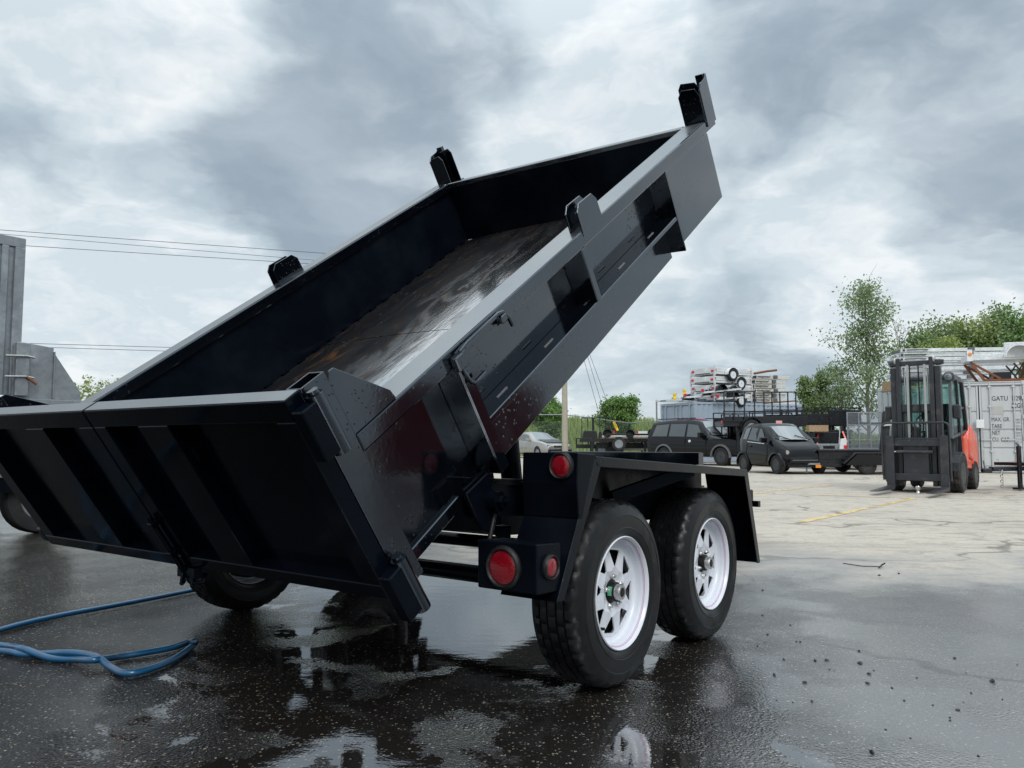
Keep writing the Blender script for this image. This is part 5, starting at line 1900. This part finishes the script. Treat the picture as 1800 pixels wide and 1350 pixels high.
# aluminium trailer with a mesh ramp gate
q = on(1432, 24.9)
at_ = empty('aluminium_mesh_trailer', q, R(-4), 'grey aluminium trailer with an upright mesh ramp gate, left of the forklift', 'trailer')
MB().box(0, 2.1, -.03, .03, .60, .82).build('side_beam', M['galv'], at_, bevel=.01)
for x in (.25, .75):
    MB().box(x, x + .36, -.036, -.0305, .66, .76).build('slot', M['plastic'], at_)
MB().box(0, 2.1, 1.6, 1.66, .60, .82).build('side_beam', M['galv'], at_, bevel=.01)
MB().box(0, 2.1, .031, 1.599, .60, .66).build('deck', M['galv'], at_)
MB().prism([(.72, .60), (.78, .98), (.95, 1.0), (.98, .60)], 1, -.12, -.031).build('tail_fin', M['white'], at_, bevel=.01)
MB().box(.86, .96, -.14, -.121, .66, .78).build('tail_lamp', M['red'], at_)
gt = empty('ramp_gate')
gt.parent = at_
for k, x in enumerate((.98, 1.33, 1.68, 2.06)):
    MB().box(x - .02, x + .02, -.16, -.13, .66, 1.82).build('gate_bar', M['galv'], gt)
for z_ in (.68, .95, 1.42, 1.81):
    MB().box(.962, 2.078, -.158, -.132, z_ - .018, z_ + .018).build('gate_rail', M['galv'], gt)
ms = MB()
for k in range(46):
    x = 1.0 + k * .0232
    ms.box(x - .003, x + .003, -.146, -.140, .70, 1.80)
for k in range(46):
    z_ = .70 + k * .0242
    ms.box(1.0, 2.06, -.1395, -.134, z_ - .003, z_ + .003)
tag(ms.build('wire_mesh', M['galv'], gt), kind='stuff')
far_wheel(at_, (1.4, -.12, .33), .33, .2, -1)
far_wheel(at_, (1.4, 1.75, .33), .33, .2, 1)
# black flatbed with step fender and two upright ramps
q = on(1438, 21.6)
fb = empty('flatbed_trailer', q, R(-6), 'low black flatbed trailer with a stepped fender and two upright ramps, between microcar and forklift', 'trailer')
P_ = M['paint_far']
MB().box(0, 3.2, -.03, .05, .40, .62).build('side_beam', P_, fb, bevel=.01)
MB().box(-.02, 3.2, -.06, 1.9, .62, .68).build('deck', P_, fb, bevel=.008)
MB().box(0, 3.2, 1.8, 1.88, .40, .619).build('side_beam', P_, fb)
MB().prism([(.55, .30), (.88, .60), (1.55, .60), (1.85, .30), (1.80, .30), (1.53, .565), (.90, .565), (.60, .30)], 1, -.34, -.031).build('fender', P_, fb, bevel=.008)
MB().prism([(.62, .26), (.92, .555), (1.51, .555), (1.78, .26)], 1, -.335, -.327).build('fender_shade', M['plastic'], fb)  # dark sheet standing in for the shade inside the fender
MB().prism([(.60, .30), (.90, .56), (1.53, .56), (1.80, .30)], 1, -.06, -.0305).build('fender_back', M['plastic'], fb)
MB().box(.0, .6, -.02, .0495, .20, .399).build('front_apron', P_, fb)
far_wheel(fb, (1.2, -.19, .25), .25, .2, -1, 'mast')
far_wheel(fb, (1.2, 1.9, .25), .25, .2, 1, 'mast')
cpl = MB()
cpl.bar((0, .9, .45), (-.6, .4, .42), .08, .1)
cpl.tube([(-.35, -.1, .05), (-.35, -.1, .42)], .025, 8)
cpl.box(-.5, .0, -.13, -.06, .26, .31)
cpl.build('tongue', M['galv'], fb)
MB().box(-.12, .02, -.15, -.131, .18, .26).build('marker', M['amber'], fb)
for x0, tl in ((1.72, .16), (1.98, .20)):
    MB().bar((x0, .0, .66), (x0 + tl, .1, 1.72), .20, .12, (0, 1, 0)).build('upright_ramp', M['rubber_far'], fb, bevel=.02)
    MB().bar((x0 + tl * .62 - .13, -.07, 1.34), (x0 + tl * .62 + .13, -.07, 1.36), .03, .05).build('silver_strap', M['chrome'], fb)

# trailer tongue and wheel at the right edge
q = gnd(1790, 862)
tg = empty('parked_trailer', (q.x, q.y, 0), R(25), 'black trailer tongue with jack and safety chain at the right edge', 'trailer')
MB().box(-.75, 1.4, -.05, .05, .36, .44).build('drawbar', P_, tg, bevel=.008)
MB().box(-1.0, -.751, -.04, .04, .34, .42).build('coupler', P_, tg, bevel=.02)
MB().tube([(-.92, 0, .42), (-.95, 0, .56)], .015, 6).build('coupler_lever', M['galv'], tg)
MB().box(-.10, -.01, -.10, -.051, .06, .82).build('jack', P_, tg, bevel=.008)
MB().box(-.16, .05, -.14, -.0, .02, .06).build('jack_foot', P_, tg)
MB().bar((-.05, -.08, .83), (-.17, -.10, .88), .03, .03).build('jack_handle', M['galv'], tg)
ch = MB()
for k in range(7):
    ch.lathe([(.022, -.006), (.034, 0), (.022, .006)], 8, (-.55 + .01 * (k % 2), -.06, .36 - k * .045), 1 if k % 2 else 0, closed=True)
ch.build('safety_chain', M['chrome'], tg)
far_wheel(tg, (1.0, -.55, .40), .40, .24, -1, 'mast')
MB().box(.4, 1.8, -.7, .7, .441, .50).build('deck', P_, tg)

# ------------------------------------------------------------------ trailers between sedan and SUV
q = on(1012, 41.0)
m1 = landscape_trailer(q, R(-6), 'black landscape trailer with open ramp gate, standing before the grassy bank', 3.2, 1.9, .34, None, .20, True, 'arc', deck='wood', z=.12)
MB().box(.3, 1.5, -.1, 1.2, .80, .95).build('lumber_stack', M['wood'], m1)
g1 = empty('ramp_gate')
g1.parent = m1
for k in range(5):
    x = .33 + k * .31
    MB().box(x - .02, x + .02, -.12, -.08, .55, 2.0).build('gate_bar', P_, g1)
for z_ in (.56, 2.0):
    MB().box(.31, 1.59, -.118, -.082, z_ - .022, z_ + .022).build('gate_rail', P_, g1)
q = on(1020, 37.0)
m2 = landscape_trailer(q, R(-4), 'black flat deck trailer with a tool box beside the silver sedan', 3.6, 1.8, 0, None, .18, True, 'step', z=.45, fx=.5)
MB().prism([(.10, .62), (.16, .95), (.75, .95), (.82, .62)], 1, -.1, .5).build('tool_box', P_, m2, bevel=.02)
MB().prism([(.86, .62), (.90, .92), (1.0, .92), (1.02, .62)], 1, -.1, .5).build('tool_box', P_, m2, bevel=.02)
stands(m2, 3.6, 1.8, .45)
q = on(1062, 38.4)
m3 = empty('trailer_deck_stack', q, R(-3), 'stack of trailer decks with timber and mudguards behind the SUV', 'trailer stack')
for z_, mt in ((.85, 'paint_far'), (1.02, 'wood'), (1.12, 'alu'), (1.2, 'paint_far')):
    MB().box(-.2 + z_ * .1, 3.0, -.05, 1.6, z_, z_ + .075).build('deck_layer', M[mt], m3, bevel=.008)
MB().box(-.4, 3.0, 0, .1, .55, .84).build('side_beam', P_, m3)
MB().box(.3, .4, .2, 1.5, .0, .849).build('stand', P_, m3)
MB().box(2.3, 2.4, .2, 1.5, .0, .849).build('stand', P_, m3)
for x, z_ in ((.15, 1.27), (1.25, 1.24), (2.35, 1.30)):
    arc_fender(m3, (x, z_), .22, .22, -.2, P_)
    far_wheel(m3, (x, -.02, z_), .19, .13, -1, 'plastic', spokes=False)
for x in (.42, 1.55):
    MB().box(x, x + .1, -.12, -.06, 1.3, 1.42).build('tail_lamp', M['red'], m3)
MB().box(1.6, 2.1, -.1, .1, 1.28, 1.4).build('white_beam', M['white'], m3)
MB().box(.9, 2.0, -.09, .6, .45, .56).build('spare_frame', M['cream'], m3)
MB().tube([(1.9, -.1, .85), (1.98, -.12, .6), (2.1, -.1, .42), (2.2, -.1, .8)], .025, 6).build('hanging_strap', M['cream'], m3, smooth=40)
arc_fender(m3, (.5, .35), .4, .3, -.3, P_)
q = on(905, 30.0)
# dark rack half hidden behind the tipped bed
rk = empty('black_rack', on(897, 16.0), R(10), 'dark folded steel rack standing behind the tipped bed', 'rack')
MB().box(0, .10, 0, .6, .06, .95).build('rack_frame', P_, rk, bevel=.01)
for z_ in (.25, .5, .75):
    MB().box(.0, .16, -.03, -.001, z_, z_ + .04).build('rack_rail', M['trimgrey'], rk)
MB().box(.10, .18, -.02, .5, .3, .9).build('rack_leaf', P_, rk)
for x in (.03, .14):
    MB().cyl((x, 0, .05), .05, -.02, .02, 12).build('castor', M['galv'], rk)


# ------------------------------------------------------------------ grassy bank, fence, pole, wires
def bank_h(x, y):
    f = min(max((y - 48) / 14, 0), 1)
    f = f * f * (3 - 2 * f)
    # bank only behind the middle of the yard, sinking to field level elsewhere
    k = 2.0 + .35 * math.sin(x * .11) + .2 * math.sin(x * .31 + 1)
    side = 1.0 if x < 14 else max(.45, 1 - (x - 14) / 25)
    if x < -6:
        side = max(.25, 1 + (x + 6) / 14)
    return f * k * side


bk = MB()
nx, ny = 90, 16
xs_ = [-120 + 300 * i / nx for i in range(nx + 1)]
ys_ = [46 + 60 * (j / ny) ** 1.6 for j in range(ny + 1)]
bk.add([(x, y, bank_h(x, y) - .05 + .02) for y in ys_ for x in xs_], [(j * (nx + 1) + i, j * (nx + 1) + i + 1, (j + 1) * (nx + 1) + i + 1, (j + 1) * (nx + 1) + i) for j in range(ny) for i in range(nx)])
bank = bk.build('grassy_bank', simple('bank_soil_and_grass', (.10, .15, .045), .9, var=.4, nscale=.7), None, smooth=180)
tag(bank, kind='structure')


def quads(name, mt, V, parent=None):
    """V: (n,4,3) array of quads"""
    V = np.asarray(V, dtype=np.float32)
    n = len(V)
    me = bpy.data.meshes.new(name)
    me.vertices.add(n * 4)
    me.vertices.foreach_set('co', V.reshape(-1))
    me.loops.add(n * 4)
    me.loops.foreach_set('vertex_index', np.arange(n * 4, dtype=np.int32))
    me.polygons.add(n)
    me.polygons.foreach_set('loop_start', np.arange(0, n * 4, 4, dtype=np.int32))
    me.update()
    me.validate()
    me.materials.append(mt)
    o_ = bpy.data.objects.new(name, me)
    COL.objects.link(o_)
    if parent:
        o_.parent = parent
    return o_


RG = np.random.default_rng(11)
# tall grass over the bank
n = 26000
gx = RG.uniform(-14, 34, n)
gy = 46.5 + 18 * RG.random(n) ** .8
gz = np.array([bank_h(a, b_) - .04 for a, b_ in zip(gx, gy)])
clump = .5 + .5 * np.sin(gx * 1.3 + np.sin(gy * .9) * 2) * np.sin(gy * 1.1 + 1.2)
hh = (.25 + .45 * RG.random(n)) * (.7 + .6 * clump)
wd_ = .03 + .03 * RG.random(n)
an = RG.uniform(0, PI, n)
lean = RG.normal(0, .18, (n, 2))
V = np.zeros((n, 4, 3))
for k, (sw, t) in enumerate(((-1, 0), (1, 0), (.25, 1), (-.25, 1))):
    V[:, k, 0] = gx + sw * wd_ * np.cos(an) + lean[:, 0] * t * hh
    V[:, k, 1] = gy + sw * wd_ * np.sin(an) + lean[:, 1] * t * hh
    V[:, k, 2] = gz + t * hh
tag(quads('grass', M['grass'], V), 'tall green grass covering the bank', 'grass', kind='stuff')

# chain link fence
fe_ = empty('chain_link_fence', (0, 0, 0), 0, 'chain link fence with grey posts along the foot of the grassy bank', 'fence')
fp = [at(880, 776, 44.5), at(990, 776, 44.5), at(1042, 776, 45.5), at(1106, 776, 47.0), at(1170, 776, 45.0), at(1235, 776, 44.5)]
ft = [2.40, 2.42, 2.25, 2.0, 2.1, 2.2]
for i, (p, h) in enumerate(zip(fp, ft)):
    MB().cyl((p.x, p.y, 0), .045, 0, h, 10, 2).build('fence_post', M['paint_far'], fe_)
for i in range(len(fp) - 1):
    a, b_ = fp[i], fp[i + 1]
    MB().tube([(a.x, a.y, ft[i]), (b_.x, b_.y, ft[i + 1])], .03, 6).build('top_pipe', M['galv'], fe_)
    m_ = MB()
    Ln = (b_ - a).length
    nn = int(Ln / .11)
    h = 2.0
    for k in range(-int(h / .11), nn):
        for sg in (1, -1):
            x0, x1 = k * .11, k * .11 + h
            z0, z1 = (.05, .05 + h) if sg > 0 else (.05 + h, .05)
            t0, t1 = max(x0, 0), min(x1, Ln)
            if t1 <= t0:
                continue
            za = z0 + (z1 - z0) * (t0 - x0) / h
            zb_ = z0 + (z1 - z0) * (t1 - x0) / h
            A, B_ = a.lerp(b_, t0 / Ln), a.lerp(b_, t1 / Ln)
            d = .0035
            m_.add([(A.x, A.y, za - d), (A.x, A.y, za + d), (B_.x, B_.y, zb_ + d), (B_.x, B_.y, zb_ - d)], [(0, 1, 2, 3)])
    tag(m_.build('chain_link_mesh', M['galv'], fe_), kind='stuff')

# utility pole, crossarm, guys
pp = at(993, 776, 41.0)
po_ = empty('utility_pole', (pp.x, pp.y, 0), 0, 'pale concrete utility pole rising behind the tipped bed', 'utility pole')
MB().lathe([(.17, 0), (.10, 9.9), (0, 9.92)], 12, (0, 0, 0), 2).build('pole_shaft', M['concrete'], po_, smooth=40)
MB().box(-.9, .9, -.06, .06, 9.2, 9.32).build('cross_arm', M['wood'], po_)
for x in (-.8, .0, .8):
    MB().lathe([(.05, 0), (.06, .05), (.03, .1), (.05, .16), (0, .18)], 8, (x, 0, 9.321 if x else 9.9), 2).build('insulator', M['trimgrey'], po_)


def sagline(p, q, sag, n=16):
    return [p.lerp(q, k / n) - Vector((0, 0, sag * 4 * (k / n) * (1 - k / n))) for k in range(n + 1)]


top = Vector((pp.x, pp.y, 9.9))
for (ya, yb, r, lab, hz) in ((402, 10.0, .013, 'topmost overhead wire in the left sky', 0), (409, 9.5, .011, 'second overhead wire in the left sky', -.8), (427, 9.45, .013, 'third overhead wire in the left sky', .8),
                             (600, 5.3, .012, 'upper cable of the low pair in the left sky', 0), (606, 5.05, .012, 'lower cable of the low pair in the left sky', .05)):
    p1 = Vector((pp.x + hz, pp.y, yb))
    p0 = at(0, ya, 32.0)
    dd_ = (p0 - p1)
    p2 = p1 + dd_ * 1.8
    o = MB().tube(sagline(p1, p2, .05, 12), r, 5).build('overhead_wire', M['wire'])
    tag(o, lab, 'wire', 'overhead wires')
gy_ = []
for (px, py, d, zt, r, lab) in ((1056, 738, 46.0, 9.0, .012, 'left guy wire of the utility pole'), (1066, 738, 46.2, 9.6, .012, 'middle guy wire of the utility pole'), (1086, 757, 44.0, 9.2, .012, 'right guy wire of the utility pole, ending in the yellow guard')):
    q = at(px, py, d)
    o = MB().tube([Vector((pp.x, pp.y, zt)), q], r, 5).build('guy_wire', M['wire'])
    tag(o, lab, 'wire', 'guy wires of the pole')
a, b_ = at(1085.5, 757, 44.0), at(1078.5, 741, 44.0)
o = MB().tube([a, b_], .075, 8).build('guy_guard', M['yellow'])
tag(o, 'yellow plastic guard on the guy wire above the parked trailers', 'guy guard')
pl_ = empty('light_mast', on(1155, 47.0), 0, 'pair of thin grey masts left of the blue container', 'mast')
for dx in (0, .28):
    MB().cyl((dx, 0, 0), .05, 0, 3.4 - dx, 8, 2).build('mast_tube', M['galv'], pl_)


# ------------------------------------------------------------------ trees
def branch(mb, p, d, ln, r, depth, ends, rn, up=.25, spread=.55, kids=3):
    pts = [p]
    rs = [r]
    n = 4
    q = p.copy()
    dd_ = d.copy()
    for k in range(n):
        dd_ = (dd_ + Vector((rn.gauss(0, .12), rn.gauss(0, .12), rn.gauss(0, .08) + up * .12))).normalized()
        q = q + dd_ * (ln / n)
        pts.append(q.copy())
        rs.append(r * (1 - .6 * (k + 1) / n))
        if depth <= 1 or k >= 2:
            ends.append((q.copy(), depth))
    mb.tube(pts, rs, 5 if depth < 2 else 7, caps=False)
    if depth > 0:
        for k in range(kids):
            t = rn.uniform(.35, 1.0)
            i = min(int(t * n), n - 1)
            base = pts[i].lerp(pts[i + 1], t * n - i)
            a = rn.uniform(0, 2 * PI)
            side = Vector((math.cos(a), math.sin(a), rn.uniform(-.1, .6)))
            nd = (dd_ * (1 - spread) + side * spread).normalized()
            branch(mb, base, nd, ln * rn.uniform(.5, .72), r * .48, depth - 1, ends, rn, up, spread, kids)


def leaves(pts, per, rad, size, seed, flat=.5):
    g_ = np.random.default_rng(seed)
    P_ = np.repeat(np.array([tuple(p) for p in pts]), per, axis=0)
    n_ = len(P_)
    P_ = P_ + g_.normal(0, rad, (n_, 3)) * np.array([1, 1, .8])
    s_ = size * g_.uniform(.6, 1.3, n_)
    u = g_.normal(0, 1, (n_, 3))
    u /= np.linalg.norm(u, axis=1)[:, None]
    w = g_.normal(0, 1, (n_, 3))
    w -= (w * u).sum(1)[:, None] * u
    w /= np.linalg.norm(w, axis=1)[:, None]
    V_ = np.stack([P_ - u * s_[:, None], P_ + w * s_[:, None] * .55, P_ + u * s_[:, None], P_ - w * s_[:, None] * .55], axis=1)
    return V_


def tree(name, loc, h, label, lm, seed, trunk_r=.12, spread=2.0, per=16, lsize=.09, rad=.35, first=.25, nb=14, up=.4, taper=.8, bare=0, group=None):
    rn = random.Random(seed)
    e = empty(name, loc, 0, label, 'tree', group)
    tk, ends = MB(), []
    pts, q = [], Vector((0, 0, 0))
    n_ = 8
    for k in range(n_ + 1):
        pts.append(q.copy())
        q = q + Vector((rn.gauss(0, .05) * h / 8, rn.gauss(0, .05) * h / 8, h * .95 / n_))
    tk.tube(pts, [trunk_r * (1 - .88 * k / n_) for k in range(n_ + 1)], 8, caps=False)
    bt = MB()
    for k in range(nb):
        t = first + (1 - first) * (k + rn.random()) / nb
        t = min(t, .99)
        i = int(t * n_)
        base = pts[i].lerp(pts[min(i + 1, n_)], t * n_ - i)
        a = k * 2.4 + rn.uniform(-.4, .4)
        prof = (1 - taper * ((t - first) / (1 - first))) * (.6 + .4 * min(1, (t - first) * 5))
        ln = spread * prof * rn.uniform(.7, 1.15)
        d = Vector((math.cos(a), math.sin(a), up + .5 * rn.random())).normalized()
        branch(bt, base, d, max(ln, .25), trunk_r * .32 * (1 - .6 * t) + .008, 2, ends, rn, up, .55, 3)
    for k in range(bare):
        a = rn.uniform(0, 6.28)
        d = Vector((math.cos(a) * .35, math.sin(a) * .35, 1)).normalized()
        branch(bt, pts[-2] if k else pts[-1], d, h * .16, .018, 1, [], rn, .5, .4, 2)
    tk.build('trunk', M['bark'], e, smooth=60)
    bt.build('branches', M['bark'], e, smooth=60)
    keep = [p for p, dp in ends if rn.random() < .92]
    quads('crown', lm, leaves(keep, per, rad, lsize, seed), e)
    return e


tree('poplar_tree', on(1528, 44.0), 9.3, 'tall sparse poplar with bare twigs on top, left of the forklift', M['leaf_poplar'], 21, .13, 2.7, 7, .085, .34, .10, 22, .75, .60, 5)
tree('poplar_tree', on(1478, 46.0), 5.2, 'shorter poplar at the left foot of the tall sparse poplar', M['leaf_poplar'], 5, .09, 1.7, 5, .08, .34, .08, 14, .6, .6)
tree('sapling', on(1421, 46.0), 4.5, 'slim young poplar furthest left, beside the blue container', M['leaf_mid'], 8, .05, .9, 12, .075, .18, .1, 12, .8, .7)
tree('sapling', on(1447, 47.0), 5.0, 'slim young poplar second from the blue container', M['leaf_mid'], 9, .05, .95, 12, .075, .18, .1, 12, .8, .7)
tree('dead_tree', on(1592, 45.0), 7.6, 'leafless thin tree right of the tall poplar', M['leaf_poplar'], 31, .07, 1.4, 1, .05, .2, .3, 9, .9, .5, 5)
for (px, d, h, lm, sd, sp, lab) in ((1628, 46.0, 6.5, 'leaf_mid', 41, 2.4, 'rounded green tree directly above the forklift mast'), (1676, 47.0, 7.2, 'leaf_mid', 42, 2.6, 'dense green tree second from the left above the white container'),
                                   (1722, 46.5, 6.7, 'leaf_yel', 43, 2.5, 'yellow green tree in the middle above the white container'), (1768, 46.0, 7.6, 'leaf_poplar', 44, 2.4, 'taller grey green tree above the white container'),
                                   (1806, 45.0, 7.9, 'leaf_bush', 45, 2.5, 'darkest tall tree at the right edge')):
    tree('broadleaf_tree', on(px, d), h, lab, M[lm], sd, .14, sp, 11, .10, .40, .15, 18, .5, .5, 0)
tree('broadleaf_tree', on(1655, 42.5), 5.6, 'low yellow green tree in front of the green trees above the forklift', M['leaf_yel'], 46, .1, 2.0, 14, .09, .3, .15, 14, .4, .5)
b1 = on(1084, 50.0)
tree('round_bush_tree', (b1[0], b1[1], .6), 2.7, 'small rounded green tree standing on the grassy bank', M['leaf_bush'], 51, .07, 1.05, 22, .085, .2, .22, 16, .2, .35)
b1 = on(962, 52.0)
tree('round_bush_tree', (b1[0], b1[1], .6), 2.5, 'green tree half hidden by the tipped bed, left of the pole', M['leaf_bush'], 52, .07, 1.0, 20, .085, .2, .22, 15, .2, .35)
# weeds seen over the rail at the far left
lp = []
for k in range(22):
    b_ = at(122 + k * 3.6, 700, 12.5 + .08 * (k % 3))
    hgt = random.uniform(.14, .34)
    x1 = random.uniform(-.06, .06)
    lp += [Vector((b_.x + x1 * t, b_.y, b_.z + hgt * t)) for t in (-2, -1, -.4, 0, .25, .5, .75, 1)]
tag(quads('weeds', M['leaf_yel'], leaves(lp, 6, .035, .026, 100)), 'tall leafy weeds behind the galvanised trailer', 'weeds', kind='stuff')
